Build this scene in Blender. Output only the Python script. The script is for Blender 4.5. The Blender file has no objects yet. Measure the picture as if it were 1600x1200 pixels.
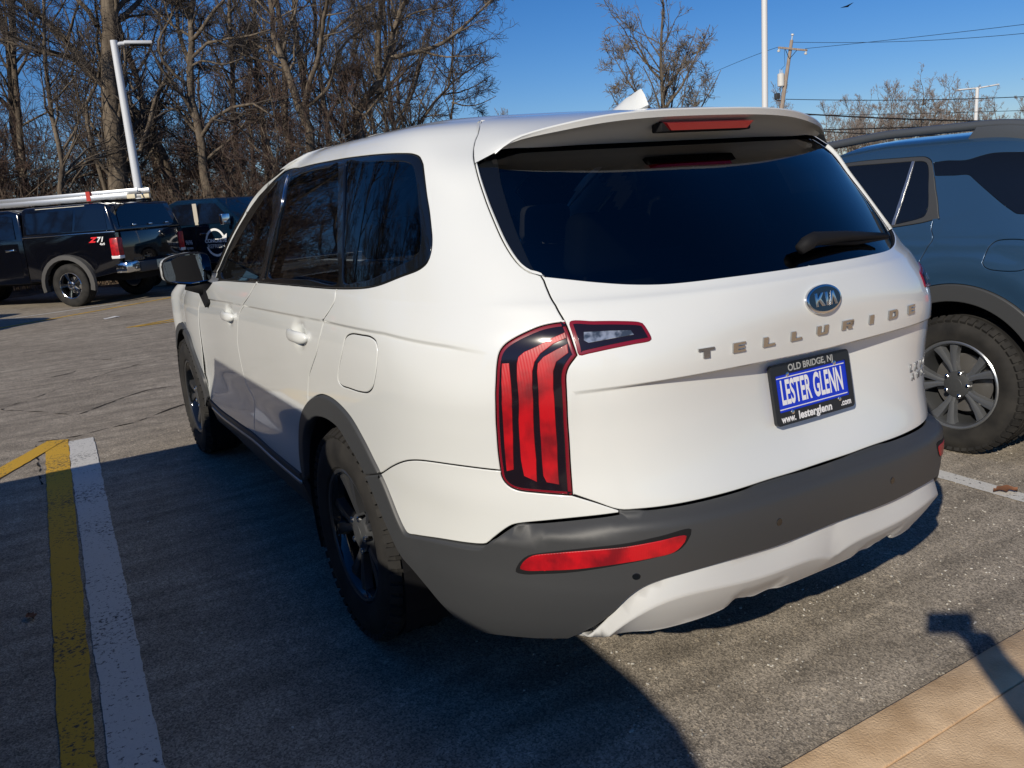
import bpy, bmesh, math, random
import numpy as np
from mathutils import Vector, Matrix
from mathutils.geometry import delaunay_2d_cdt

random.seed(7); np.random.seed(7)
S = bpy.context.scene
COL = S.collection
# ---------------------------------------------------------------- camera
CAM_POS = Vector((-1.8294, -2.6059, 1.5037))
def cam_axes(yaw, pitch, roll):
    f = Vector((math.sin(yaw)*math.cos(pitch), math.cos(yaw)*math.cos(pitch), -math.sin(pitch)))
    r = Vector((math.cos(yaw), -math.sin(yaw), 0)); u = r.cross(f)
    return r*math.cos(roll)+u*math.sin(roll), u*math.cos(roll)-r*math.sin(roll), f
cr, cu, cf_ = cam_axes(math.radians(30.0103), math.radians(12.8853), math.radians(-4.3103))
cd = bpy.data.cameras.new('camera'); cam = bpy.data.objects.new('camera', cd); COL.objects.link(cam)
m = Matrix((cr, cu, -cf_)).transposed().to_4x4(); m.translation = CAM_POS
cam.matrix_world = m
cd.sensor_width = 36; cd.lens = 36*1303.77/1600; cd.clip_start = .02; cd.clip_end = 1500
S.camera = cam
# ---------------------------------------------------------------- sky and sun
SUN = Vector((-.7563, -.4626, .4628)).normalized()
EL = math.asin(SUN.z); AZ = math.atan2(SUN.x, SUN.y)
world = bpy.data.worlds.new('World'); S.world = world; world.use_nodes = True
wn = world.node_tree.nodes; wl = world.node_tree.links
sky = wn.new('ShaderNodeTexSky'); sky.sky_type = 'NISHITA'; sky.sun_disc = False
sky.sun_elevation = EL; sky.sun_rotation = AZ
sky.air_density = 1.0; sky.dust_density = .0; sky.ozone_density = 5.0; sky.altitude = 20
hs = wn.new('ShaderNodeHueSaturation'); hs.inputs['Saturation'].default_value = 1.25
wl.new(sky.outputs[0], hs.inputs['Color']); tn = wn.new('ShaderNodeMix'); tn.data_type = 'RGBA'; tn.blend_type = 'MULTIPLY'; tn.inputs[0].default_value = 1.0; tn.inputs[7].default_value = (.84, .91, 1.15, 1)
wl.new(hs.outputs[0], tn.inputs[6]); wl.new(tn.outputs[2], wn['Background'].inputs[0]); wn['Background'].inputs[1].default_value = .070
sl = bpy.data.lights.new('sun', 'SUN'); sl.energy = 4.2; sl.angle = math.radians(.53); sl.color = (1.0, .915, .78)
so = bpy.data.objects.new('sun', sl); COL.objects.link(so)
so.rotation_euler = SUN.to_track_quat('Z', 'Y').to_euler(); so.location = SUN*30
S.view_settings.view_transform = 'Standard'; S.view_settings.look = 'None'
S.view_settings.exposure = 0.0; S.view_settings.gamma = 1.0; S.view_settings.use_curve_mapping = False
S.cycles.max_bounces = 8; S.cycles.transparent_max_bounces = 12

# ---------------------------------------------------------------- materials
MATS = {}
def mat(name, color, rough=.5, metal=0.0, coat=0.0, ior=1.5, spec=.5, **kw):
    if name in MATS: return MATS[name]
    m = bpy.data.materials.new(name); m.use_nodes = True
    b = m.node_tree.nodes['Principled BSDF']
    b.inputs['Base Color'].default_value = (*color, 1); b.inputs['Roughness'].default_value = rough
    b.inputs['Metallic'].default_value = metal; b.inputs['IOR'].default_value = ior
    b.inputs['Specular IOR Level'].default_value = spec
    b.inputs['Coat Weight'].default_value = coat; b.inputs['Coat Roughness'].default_value = kw.get('coat_rough', .03)
    MATS[name] = m
    return m
def nodes(m): return m.node_tree.nodes, m.node_tree.links, m.node_tree.nodes['Principled BSDF']
def add_noise_color(m, c1, c2, scale, detail=6, lo=.35, hi=.65, coords='Object', rough=None, stretch=None):
    n, l, b = nodes(m)
    tc = n.new('ShaderNodeTexCoord'); no = n.new('ShaderNodeTexNoise'); ra = n.new('ShaderNodeValToRGB')
    no.inputs['Scale'].default_value = scale; no.inputs['Detail'].default_value = detail
    src = tc.outputs[coords]
    if stretch:
        mp = n.new('ShaderNodeMapping'); mp.inputs['Scale'].default_value = stretch
        l.new(src, mp.inputs[0]); src = mp.outputs[0]
    l.new(src, no.inputs['Vector']); l.new(no.outputs['Fac'], ra.inputs[0])
    ra.color_ramp.elements[0].position = lo; ra.color_ramp.elements[1].position = hi
    ra.color_ramp.elements[0].color = (*c1, 1); ra.color_ramp.elements[1].color = (*c2, 1)
    l.new(ra.outputs[0], b.inputs['Base Color'])
    if rough:
        mr = n.new('ShaderNodeMapRange'); mr.inputs[3].default_value = rough[0]; mr.inputs[4].default_value = rough[1]
        l.new(no.outputs['Fac'], mr.inputs[0]); l.new(mr.outputs[0], b.inputs['Roughness'])
    return no, ra
def add_bump(m, scale, strength, dist=.01, detail=4, coords='Object'):
    n, l, b = nodes(m)
    tc = n.new('ShaderNodeTexCoord'); no = n.new('ShaderNodeTexNoise'); bu = n.new('ShaderNodeBump')
    no.inputs['Scale'].default_value = scale; no.inputs['Detail'].default_value = detail
    bu.inputs['Strength'].default_value = strength; bu.inputs['Distance'].default_value = dist
    l.new(tc.outputs[coords], no.inputs['Vector']); l.new(no.outputs['Fac'], bu.inputs['Height']); l.new(bu.outputs[0], b.inputs['Normal'])

def glass_mat(name, tint, gl=1.0):
    if name in MATS: return MATS[name]
    m = bpy.data.materials.new(name); m.use_nodes = True
    n = m.node_tree.nodes; l = m.node_tree.links
    n.remove(n['Principled BSDF'])
    tr = n.new('ShaderNodeBsdfTransparent'); tr.inputs[0].default_value = (*tint, 1)
    g = n.new('ShaderNodeBsdfGlossy'); g.inputs['Roughness'].default_value = .015
    fr = n.new('ShaderNodeFresnel'); fr.inputs[0].default_value = 1.85          # both faces of the pane
    mx = n.new('ShaderNodeMixShader'); 
    l.new(fr.outputs[0], mx.inputs[0]); l.new(tr.outputs[0], mx.inputs[1]); l.new(g.outputs[0], mx.inputs[2])
    l.new(mx.outputs[0], n['Material Output'].inputs[0])
    MATS[name] = m
    return m

# ---------------------------------------------------------------- objects
def link(o, parent=None):
    COL.objects.link(o)
    if parent is not None: o.parent = parent
    return o
def thing(name, label, cat, loc=(0, 0, 0), rotz=0, group=None):
    o = bpy.data.objects.new(name, None); o.empty_display_size = .2; link(o)
    o.location = loc; o.rotation_euler = (0, 0, rotz)
    tag(o, label, cat, group); return o
def tag(o, label=None, cat=None, group=None, kind=None):
    if label: o['label'] = label
    if cat: o['category'] = cat
    if group: o['group'] = group
    if kind: o['kind'] = kind
    return o
def mesh_obj(name, verts, faces, material, parent=None, smooth=False, normals=None):
    me = bpy.data.meshes.new(name)
    me.from_pydata([tuple(v) for v in verts], [], [tuple(f) for f in faces]); me.update()
    if material: me.materials.append(material)
    if smooth or normals is not None: me.shade_smooth()
    if normals is not None: me.normals_split_custom_set_from_vertices([tuple(n) for n in normals])
    return link(bpy.data.objects.new(name, me), parent)
def bm_obj(name, bm, material, parent=None, smooth=False, sharp=None):
    me = bpy.data.meshes.new(name); bm.to_mesh(me); bm.free()
    if material: me.materials.append(material)
    if smooth:
        me.shade_smooth()
        if sharp:
            me.set_sharp_from_angle(angle=math.radians(sharp))
    return link(bpy.data.objects.new(name, me), parent)
def box_bm(bm, lo, hi, bevel=0.0, seg=2, mtx=None):
    r = bmesh.ops.create_cube(bm, size=1)
    vs = r['verts']
    for v in vs:
        v.co = Vector([(lo[i]+hi[i])/2+v.co[i]*(hi[i]-lo[i]) for i in range(3)])
    if bevel:
        es = list({e for v in vs for e in v.link_edges})
        rr = bmesh.ops.bevel(bm, geom=es, offset=bevel, segments=seg, profile=.5, affect='EDGES')
        vs = list({v for f in rr['faces'] for v in f.verts} | {v for v in vs if v.is_valid})
    if mtx is not None:
        for v in vs: v.co = mtx @ v.co
    return vs
def box(name, lo, hi, material, parent=None, bevel=0.0, mtx=None, smooth=False):
    bm = bmesh.new(); box_bm(bm, lo, hi, bevel, 2, mtx)
    return bm_obj(name, bm, material, parent, smooth=smooth or bevel > 0, sharp=35)
def tube_arrays(path, radii, sides=8, cap=True):
    """tube along a polyline -> verts, faces"""
    path = np.asarray(path, float); n = len(path)
    t = np.gradient(path, axis=0); t /= np.linalg.norm(t, axis=1)[:, None]+1e-12
    ref = np.array([0, 0, 1.0]) if abs(t[0, 2]) < .9 else np.array([1.0, 0, 0])
    a = np.cross(t, ref); a /= np.linalg.norm(a, axis=1)[:, None]+1e-12
    b = np.cross(t, a)
    ang = np.arange(sides)*2*np.pi/sides
    r = np.broadcast_to(np.asarray(radii, float), (n,))
    V = path[:, None, :]+r[:, None, None]*(np.cos(ang)[None, :, None]*a[:, None, :]+np.sin(ang)[None, :, None]*b[:, None, :])
    F = []
    for i in range(n-1):
        for k in range(sides):
            k2 = (k+1) % sides
            F.append((i*sides+k, i*sides+k2, (i+1)*sides+k2, (i+1)*sides+k))
    V = V.reshape(-1, 3)
    if cap:
        F.append(tuple(range(sides))[::-1]); F.append(tuple(range((n-1)*sides, n*sides)))
    return V, F
def tube(name, path, radii, material, parent=None, sides=8, smooth=True):
    V, F = tube_arrays(path, radii, sides)
    o = mesh_obj(name, V, F, material, parent)
    if smooth:
        o.data.shade_smooth(); o.data.set_sharp_from_angle(angle=math.radians(50))
    return o
def lathe(name, prof, axis_o, material, parent=None, seg=48, axis='x', sharp=30):
    """profile = [(along axis, radius)] revolved round the axis through axis_o"""
    V = []; F = []; n = len(prof)
    for k in range(seg):
        a = 2*math.pi*k/seg; c, s = math.cos(a), math.sin(a)
        for (h, r) in prof:
            p = {'x': (h, r*c, r*s), 'y': (r*c, h, r*s), 'z': (r*c, r*s, h)}[axis]
            V.append((axis_o[0]+p[0], axis_o[1]+p[1], axis_o[2]+p[2]))
    for k in range(seg):
        k2 = (k+1) % seg
        for i in range(n-1):
            F.append((k*n+i, k*n+i+1, k2*n+i+1, k2*n+i))
    o = mesh_obj(name, V, F, material, parent)
    bm = bmesh.new(); bm.from_mesh(o.data); bmesh.ops.recalc_face_normals(bm, faces=bm.faces); bm.to_mesh(o.data); bm.free()
    o.data.shade_smooth(); o.data.set_sharp_from_angle(angle=math.radians(sharp))
    return o
def text_mesh(name, body, size, extrude, material, parent, mtx, xs=1.0, offset=0.0, align='CENTER', shear=0, bevel=0):
    """flat or raised lettering, as a mesh"""
    cu = bpy.data.curves.new(name, 'FONT'); cu.body = body; cu.size = size; cu.extrude = extrude
    cu.align_x = align; cu.align_y = 'CENTER'; cu.offset = offset; cu.shear = shear; cu.bevel_depth = bevel; cu.resolution_u = 6
    o = bpy.data.objects.new(name, cu); COL.objects.link(o)
    dg = bpy.context.evaluated_depsgraph_get()
    me = bpy.data.meshes.new_from_object(o.evaluated_get(dg)); bpy.data.objects.remove(o); bpy.data.curves.remove(cu)
    me.transform(Matrix.Diagonal((xs, 1, 1, 1))); me.transform(mtx)
    me.materials.clear(); me.materials.append(material); me.name = name
    return link(bpy.data.objects.new(name, me), parent)
def frame_mtx(origin, xdir, ydir):
    x = Vector(xdir).normalized(); z = x.cross(Vector(ydir)).normalized(); y = z.cross(x)
    m = Matrix((x, y, z)).transposed().to_4x4(); m.translation = Vector(origin); return m
def copy_tree(o, parent=None):
    c = o.copy(); COL.objects.link(c); c.parent = parent
    for ch in list(o.children): copy_tree(ch, c)
    return c

# ---------------------------------------------------------------- spline surfaces
_NB = {}
def natural_basis(t, q):
    """cardinal basis of the C2 cubic spline (natural ends) through knots t, at parameters q"""
    t = np.asarray(t, float); n = len(t); h = np.diff(t)
    M = _NB.get(t.tobytes())
    if M is None:
        A = np.zeros((n, n)); Bm = np.zeros((n, n))
        A[0, 0] = A[-1, -1] = 1
        for i in range(1, n - 1):
            A[i, i-1] = h[i-1]; A[i, i] = 2*(h[i-1]+h[i]); A[i, i+1] = h[i]
            Bm[i, i-1] = 6/h[i-1]; Bm[i, i] = -6/h[i-1]-6/h[i]; Bm[i, i+1] = 6/h[i]
        M = _NB[t.tobytes()] = np.linalg.solve(A, Bm)
    q = np.clip(np.asarray(q, float), t[0], t[-1])
    k = np.clip(np.searchsorted(t, q, side='right')-1, 0, n-2)
    hk = h[k]; a = (t[k+1]-q)/hk; b = (q-t[k])/hk
    out = ((a**3-a)*hk*hk/6)[:, None]*M[k] + ((b**3-b)*hk*hk/6)[:, None]*M[k+1]
    r = np.arange(len(q)); out[r, k] += a; out[r, k+1] += b
    return out

def hermite_basis(t, q):
    """local cubic Hermite (finite-difference tangents) through knots t"""
    t = np.asarray(t, float); n = len(t); h = np.diff(t)
    D = _NB.get(b'h'+t.tobytes())
    if D is None:
        D = np.zeros((n, n))
        D[0, 0] = -1/h[0]; D[0, 1] = 1/h[0]; D[-1, -2] = -1/h[-1]; D[-1, -1] = 1/h[-1]
        for i in range(1, n-1):
            w0 = h[i]/(h[i-1]+h[i]); w1 = 1-w0
            D[i, i-1] += -w0/h[i-1]; D[i, i] += w0/h[i-1]-w1/h[i]; D[i, i+1] += w1/h[i]
        _NB[b'h'+t.tobytes()] = D
    q = np.clip(np.asarray(q, float), t[0], t[-1])
    k = np.clip(np.searchsorted(t, q, side='right')-1, 0, n-2)
    s = (q-t[k])/h[k]; hk = h[k]
    h00 = 2*s**3-3*s**2+1; h10 = s**3-2*s**2+s; h01 = -2*s**3+3*s**2; h11 = s**3-s**2
    out = (h10*hk)[:, None]*D[k] + (h11*hk)[:, None]*D[k+1]
    r = np.arange(len(q)); out[r, k] += h00; out[r, k+1] += h01
    return out

class Net:
    """half body surface; u = distance along the outline from the rear centre (negative u is the mirrored right side), v = height-like"""
    def __init__(self, P, u, v):
        self.P = np.asarray(P, float); self.u = np.asarray(u, float); self.v = np.asarray(v, float)
        # symmetric extension so that the centre line stays smooth
        Pm = self.P[:, 1:4][:, ::-1].copy(); Pm[..., 0] *= -1
        self.Pe = np.concatenate([Pm, self.P], 1); self.ue = np.concatenate([-self.u[1:4][::-1], self.u])
    def pos(self, u, v):
        u = np.atleast_1d(np.asarray(u, float)); v = np.atleast_1d(np.asarray(v, float))
        s = np.where(u < 0, -1.0, 1.0)
        bu = natural_basis(self.ue, np.abs(u)); bv = hermite_basis(self.v, v)
        q = (bv @ self.Pe.reshape(self.Pe.shape[0], -1)).reshape(len(u), -1, 3); p = (bu[:, :, None]*q).sum(1)
        p[:, 0] *= s
        return p
    def frame(self, u, v, e=2e-3):
        u = np.atleast_1d(np.asarray(u, float)); v = np.atleast_1d(np.asarray(v, float))
        p = self.pos(u, v)
        du = self.pos(u+e, v)-self.pos(u-e, v); dv = self.pos(u, np.minimum(v+e, self.v[-1]))-self.pos(u, np.maximum(v-e, self.v[0]))
        n = np.cross(dv, du); n /= np.linalg.norm(n, axis=1)[:, None]+1e-12
        return p, n

# ---------------------------------------------------------------- sheet panels cut out of a surface
def spl(pts, ds=.015, closed=False):
    """smooth resampled curve through 2-D points"""
    P = np.asarray(pts, float)
    if len(P) == 2:
        n = max(2, int(np.linalg.norm(P[1]-P[0])/ds)+1); return [tuple(P[0]+(P[1]-P[0])*t) for t in np.linspace(0, 1, n)]
    if closed: P = np.concatenate([P[-2:], P, P[:2]])
    d = np.maximum(np.linalg.norm(np.diff(P, axis=0), axis=1), 1e-6)**.5; t = np.concatenate([[0], np.cumsum(d)])
    T = np.gradient(P, t, axis=0)
    i0, i1 = (2, len(P)-2) if closed else (0, len(P)-1)
    out = []
    for i in range(i0, i1):
        h = t[i+1]-t[i]; n = max(1, int(np.ceil(np.linalg.norm(P[i+1]-P[i])/ds)))
        for k in range(n):
            s = k/n
            out.append(tuple((2*s**3-3*s**2+1)*P[i]+(s**3-2*s**2+s)*h*T[i]+(-2*s**3+3*s**2)*P[i+1]+(s**3-s**2)*h*T[i+1]))
    if not closed: out.append(tuple(P[-1]))
    return out
def chain(*lines):
    """joins curves end to end into one loop, dropping doubled points"""
    out = []
    for ln in lines:
        for p in ln:
            if not out or (abs(out[-1][0]-p[0])+abs(out[-1][1]-p[1])) > 1.5e-3: out.append(tuple(p))
    if abs(out[0][0]-out[-1][0])+abs(out[0][1]-out[-1][1]) < 1.5e-3: out.pop()
    return out
def mir(line): return [(-u, v) for (u, v) in line]
def rev(line): return list(line)[::-1]
def inside(poly, pts):
    P = np.asarray(poly); x, y = pts[:, 0], pts[:, 1]; r = np.zeros(len(pts), bool); j = len(P)-1
    for i in range(len(P)):
        xi, yi = P[i]; xj, yj = P[j]
        c = ((yi > y) != (yj > y)) & (x < (xj-xi)*(y-yi)/((yj-yi) if yj != yi else 1e-12)+xi)
        r ^= c; j = i
    return r
def area2(poly):
    P = np.asarray(poly); Q = np.roll(P, -1, 0); return .5*np.sum(P[:, 0]*Q[:, 1]-Q[:, 0]*P[:, 1])
def panel(name, loop, material, parent, net, off=0.0, thick=.014, inset=.0016, rnd=.003, disp=None, grid=.03, lines=(), holes=(), mirror=False, dark_edge=False, fit=False):
    if mirror:
        loop = mir(loop); lines = [mir(l) for l in lines]; holes = [mir(h) for h in holes]
    loop = list(loop)
    if area2(loop) < 0: loop = loop[::-1]
    holes = [list(h) if area2(h) < 0 else list(h)[::-1] for h in holes]
    A = np.array(loop); lo, hi = A.min(0), A.max(0)
    rings = [loop]+holes
    bpts = np.concatenate([np.array(r) for r in rings])
    lpts = [np.array(l) for l in lines]
    gx, gy = np.meshgrid(np.arange(lo[0]+grid/2, hi[0], grid), np.arange(lo[1]+grid/2, hi[1], grid))
    gx = gx+(np.arange(gx.shape[0]) % 2)[:, None]*grid*.5
    G = np.stack([gx.ravel(), gy.ravel()], 1); G = G[inside(loop, G)]
    for h in holes: G = G[~inside(h, G)]
    allb = np.concatenate([bpts]+lpts)
    if len(G):
        keep = np.ones(len(G), bool)
        for c in np.array_split(np.arange(len(G)), max(1, len(G)//400)):
            if len(c): keep[c] = (((G[c][:, None]-allb[None])**2).sum(2).min(1)) > (grid*.45)**2
        G = G[keep]
    verts = [Vector(p) for p in bpts]; edges = []; k = 0
    for r in rings:
        n = len(r); edges += [(k+i, k+(i+1) % n) for i in range(n)]; k += n
    nb = k
    for l in lpts:
        verts += [Vector(p) for p in l]; edges += [(k+i, k+i+1) for i in range(len(l)-1)]; k += len(l)
    verts += [Vector(p) for p in G]
    ov, oe, of, orig, _, _ = delaunay_2d_cdt(verts, edges, [], 0, 1e-6)
    ov = np.array([(v.x, v.y) for v in ov])
    OF = np.array([f[:3] for f in of]); cen = ov[OF].mean(1)
    ok = inside(loop, cen)
    for h in holes: ok &= ~inside(h, cen)
    faces = [tuple(f) for f, o_ in zip(of, ok) if o_]
    def M(u, v):
        p, n = net.frame(u, v)
        d = off+(disp(u, v) if disp is not None else 0)
        return p+n*np.reshape(d, (-1, 1)) if np.ndim(d) else p+n*d
    def MF(uv, e=1.5e-3):
        u, v = uv[:, 0], uv[:, 1]
        if disp is None:
            p, n = net.frame(u, v); return p+n*off, n
        p = M(u, v); n = np.cross(M(u, v+e)-M(u, v-e), M(u+e, v)-M(u-e, v)); n /= np.linalg.norm(n, axis=1)[:, None]+1e-12
        return p, n
    P, N = MF(ov)
    if fit:                                                             # a pane: one smooth quadratic x(y, z) in place of the body surface
        y, z = P[:, 1], P[:, 2]; A_ = np.stack([np.ones_like(y), y, z, y*y, y*z, z*z], 1)
        c = np.linalg.lstsq(A_, P[:, 0], rcond=None)[0]; P[:, 0] = A_ @ c
        g = np.stack([np.ones_like(y), -(c[1]+2*c[3]*y+c[4]*z), -(c[2]+c[4]*y+2*c[5]*z)], 1); g /= np.linalg.norm(g, axis=1)[:, None]
        N = g*np.sign((g*N).sum(1))[:, None]
    # map input boundary index -> output index
    omap = {}
    for oi, ors in enumerate(orig):
        for i in ors: omap[i] = oi
    V = [p for p in P]; NN = [n for n in N]; k = 0; skirt = set()
    used = {i for f in faces for i in f}
    for r in rings:
        n = len(r); idx = [omap.get(k+i) for i in range(n)]; k += n
        idx = [i for i in idx if i is not None]
        idx = [i for j, i in enumerate(idx) if i != idx[j-1]]
        m_ = len(idx); pp = P[idx]; nn = N[idx]
        t = np.roll(pp, -1, 0)-np.roll(pp, 1, 0); t /= np.linalg.norm(t, axis=1)[:, None]+1e-12
        out = np.cross(t, nn)
        # outward: loop runs ccw in (u, v), v up, so the outside lies to the right in the parameter plane
        e_ = net.pos(ov[idx][:, 0]+1e-3, ov[idx][:, 1])-net.pos(ov[idx][:, 0], ov[idx][:, 1])
        f_ = net.pos(ov[idx][:, 0], ov[idx][:, 1]+1e-3)-net.pos(ov[idx][:, 0], ov[idx][:, 1])
        q = np.array([ov[i] for i in idx]); tq = np.roll(q, -1, 0)-np.roll(q, 1, 0)
        o2 = np.stack([tq[:, 1], -tq[:, 0]], 1)
        ref = o2[:, :1]*e_+o2[:, 1:]*f_
        sgn = np.sign((out*ref).sum(1)); sgn[sgn == 0] = 1
        out = out*sgn[:, None]
        b1 = len(V)
        for i, a in enumerate(idx): V[a] = pp[i]-out[i]*(inset+rnd)
        V += [p for p in pp-out*inset-nn*rnd]; NN += [x/np.linalg.norm(x) for x in (out*.8+nn*.6)]
        b2 = len(V)
        V += [p for p in pp-out*inset-nn*(rnd+thick)]; NN += [x for x in out]
        for i in range(m_):
            j = (i+1) % m_
            faces.append((idx[j], idx[i], b1+i, b1+j)); skirt.add(len(faces)); faces.append((b1+j, b1+i, b2+i, b2+j))
    # orient faces with the normals
    Vn = np.array(V); Nn = np.array(NN)
    F3 = np.array([f[:3] for f in faces]); nf = np.cross(Vn[F3[:, 1]]-Vn[F3[:, 0]], Vn[F3[:, 2]]-Vn[F3[:, 0]])
    flip = (nf*Nn[F3].sum(1)).sum(1) < 0
    ff = [f[::-1] if fl else f for f, fl in zip(faces, flip)]
    # drop unused vertices
    us = sorted({i for f in ff for i in f}); rm = {o_: i for i, o_ in enumerate(us)}
    o = mesh_obj(name, Vn[us], [tuple(rm[i] for i in f) for f in ff], material, parent, normals=Nn[us])
    if dark_edge:  # edge walls coloured black, standing in for shade in the panel gaps
        o.data.materials.append(M_BLACK); mi_ = np.zeros(len(ff), np.int32); mi_[list(skirt)] = 1; o.data.polygons.foreach_set('material_index', mi_)
    return o
def vline(line):
    """v as a function of |u| along a traced line"""
    L_ = sorted((abs(u), v) for u, v in line); a = np.array(L_)
    return lambda u: np.interp(np.abs(u), a[:, 0], a[:, 1])
def inv(net, p3, u0=None, v0=None):
    """surface parameters of the surface point nearest a 3-D point"""
    if not hasattr(net, 'grid'):
        us = np.linspace(net.u[0], net.u[-1], 80); vs = np.linspace(net.v[0], net.v[-1], 60)
        U, V = np.meshgrid(us, vs); net.grid = (U, V, net.pos(U.ravel(), V.ravel()))
    U, V, P = net.grid; p3 = np.asarray(p3, float)
    k = np.argmin(((P-p3)**2).sum(1)); u, v = U.ravel()[k], V.ravel()[k]
    for _ in range(15):
        q = net.pos(u, v)[0]; e = 1e-4
        J = np.stack([(net.pos(u+e, v)[0]-q)/e, (net.pos(u, v+e)[0]-q)/e], 1)
        d = np.linalg.lstsq(J, p3-q, rcond=None)[0]; u = float(np.clip(u+d[0], net.u[0], net.u[-1])); v = float(np.clip(v+d[1], net.v[0], net.v[-1]))
    return u, v

# ---------------------------------------------------------------- white car surface (x right, y forward, z up; rear axle at the origin)
def telluride_net():
    #        z     yr     w     corner factor
    rows = [(.25, -.99, .900, 1), (.33, -1.06, .950, 1.05), (.45, -1.115, .974, 1.12), (.55, -1.135, .980, 1.2), (.65, -1.140, .982, 1.2),
            (.72, -1.125, .984, 1.13), (.80, -1.108, .986, 1.08), (.92, -1.100, .989, 1), (1.00, -1.106, .990, 0.98), (1.08, -1.116, .988, 1.06),
            (1.15, -1.122, .980, 1.20), (1.20, -1.112, .969, 1.30), (1.26, -1.070, .954, 1.32), (1.36, -.980, .930, 1.18), (1.48, -.850, .898, 0.95),
            (1.58, -.722, .866, 0.68), (1.64, -.640, .842, 0.6), (1.693, -.565, .804, 0.6), (1.728, -.46, .70, 0.62), (1.748, -.24, .42, 0.6), (1.755, -.05, 0.0, 0.6)]
    base = [(0, 0), (.33, .022), (.60, .100), (.80, .212), (.89, .31), (.95, .46), (.985, .74)]   # plan outline of the rear for w = .99
    base3 = [(0, 0), (.33, .005), (.60, .070), (.80, .232), (.89, .345), (.95, .49), (.985, .77)]
    ys = [.10, .60, 1.10, 1.62]
    ZA = [1.20, 1.26, 1.36, 1.48, 1.58, 1.64, 1.693, 1.728, 1.748, 1.755]; YA = [1.80, 1.69, 1.545, 1.335, 1.11, .92, .72, .56, .44, .38]   # windscreen pillar
    P = []
    for i, (z, yr, w, cf) in enumerate(rows):
        row = []; k = w/.99; gh = max(0, (z-1.2)/.5)
        wt = float(np.clip((z-1.08)/.18, 0, 1))
        for (x, dy), (_, dy3) in zip(base, base3):
            row.append([-x*k, yr+(dy*wt+dy3*(1-wt))*cf, z])
        row[-1][1] = row[-2][1]+.30; row[-1][0] = -w+.003*(w > 0)
        y5 = row[-1][1]
        for j, y in enumerate(ys):
            yy = y
            if z > 1.2:
                yA = float(np.interp(z, ZA, YA)); yy = y5+(yA-.10-y5)*(y+.38)/2.0
            xx = -w+.002*max(0, j-1)
            row.append([xx if w > 0 else 0, yy, z])
        ye = row[-1][1]; lo = float(np.clip((1.26-z)/.18, 0, 1))         # below the belt the side runs on into the wing
        row.append([-max(w-.012+.004*lo, 0), ye+.14+.70*lo, z])
        row.append([-(w*(.86+.09*lo)), ye+.25+.93*lo, z])
        row.append([-(w*.45), ye+.40+.95*lo, z])
        row.append([0, ye+.46+.95*lo, z])
        if z > 1.6:
            for p in row:
                p[2] -= .05*max(0, -.20-p[1])**1.3
        P.append(row)
    P = np.array(P)
    r = P[8]; u = np.concatenate([[0], np.cumsum(np.linalg.norm(np.diff(r, axis=0), axis=1))])
    prof = P[:, 7]; v = np.concatenate([[0], np.cumsum(np.linalg.norm(np.diff(prof, axis=0), axis=1))])
    return Net(P, u, v)
NB = telluride_net()

def compact_suv_net():
    """half body of the blue SUV; rear axle at the origin"""
    rows = [(.24, -.80, .86, .9), (.32, -.88, .915, .95), (.45, -.925, .938, 1.0), (.60, -.935, .944, 1.0), (.75, -.925, .948, 1.0), (.90, -.905, .950, 1.0),
            (1.00, -.895, .945, 1.0), (1.09, -.880, .932, 1.1), (1.17, -.850, .912, 1.2), (1.24, -.795, .890, 1.25), (1.34, -.70, .855, 1.15), (1.44, -.60, .818, 1.0),
            (1.52, -.51, .780, .9), (1.57, -.44, .742, .85), (1.605, -.36, .685, .8), (1.63, -.24, .54, .7), (1.645, -.08, .30, .6), (1.65, .05, 0.0, .5)]
    base = [(0, 0), (.30, .010), (.55, .050), (.72, .12), (.85, .23), (.925, .38), (.948, .62)]
    ys = [.05, .50, .95, 1.40, 1.85]
    P = []
    for (z, yr, w, cf) in rows:
        row = []; k = w/.95; gh = max(0, (z-1.12)/.5)
        for (x, dy) in base: row.append([-x*k, yr+dy*cf, z])
        row[-1][1] = row[-2][1]+.26; row[-1][0] = -w+.002*(w > 0)
        y5 = row[-1][1]
        for j, y in enumerate(ys):
            yy = y
            if z > 1.12:
                yend = 1.85-(z-1.12)*1.9 if z < 1.55 else 1.03-(z-1.55)*3.0
                yend = max(yend, .55); yy = y5+(yend-y5)*(y+.28)/2.13
            row.append([-w+.015*gh*max(0, j-2) if w > 0 else 0, yy, z])
        ye = row[-1][1]; lo = float(np.clip((1.18-z)/.15, 0, 1))
        row.append([-max(w-.05+.045*lo, 0), ye+.30+.45*lo, z])
        row.append([-(w*(.78+.17*lo)), ye+.45+.80*lo, z])
        row.append([-(w*(.45+.2*lo)), ye+.55+.98*lo, z])
        row.append([0, ye+.58+1.10*lo, z])
        if z > 1.5:
            for p in row: p[2] -= .05*max(0, -.10-p[1])**1.3+.09*max(0, p[1]-.6)**1.6
        P.append(row)
    P = np.array(P); r = P[5]; u = np.concatenate([[0], np.cumsum(np.linalg.norm(np.diff(r, axis=0), axis=1))])
    prof = P[:, 7]; v = np.concatenate([[0], np.cumsum(np.linalg.norm(np.diff(prof, axis=0), axis=1))])
    return Net(P, u, v)
NC = compact_suv_net()

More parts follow.
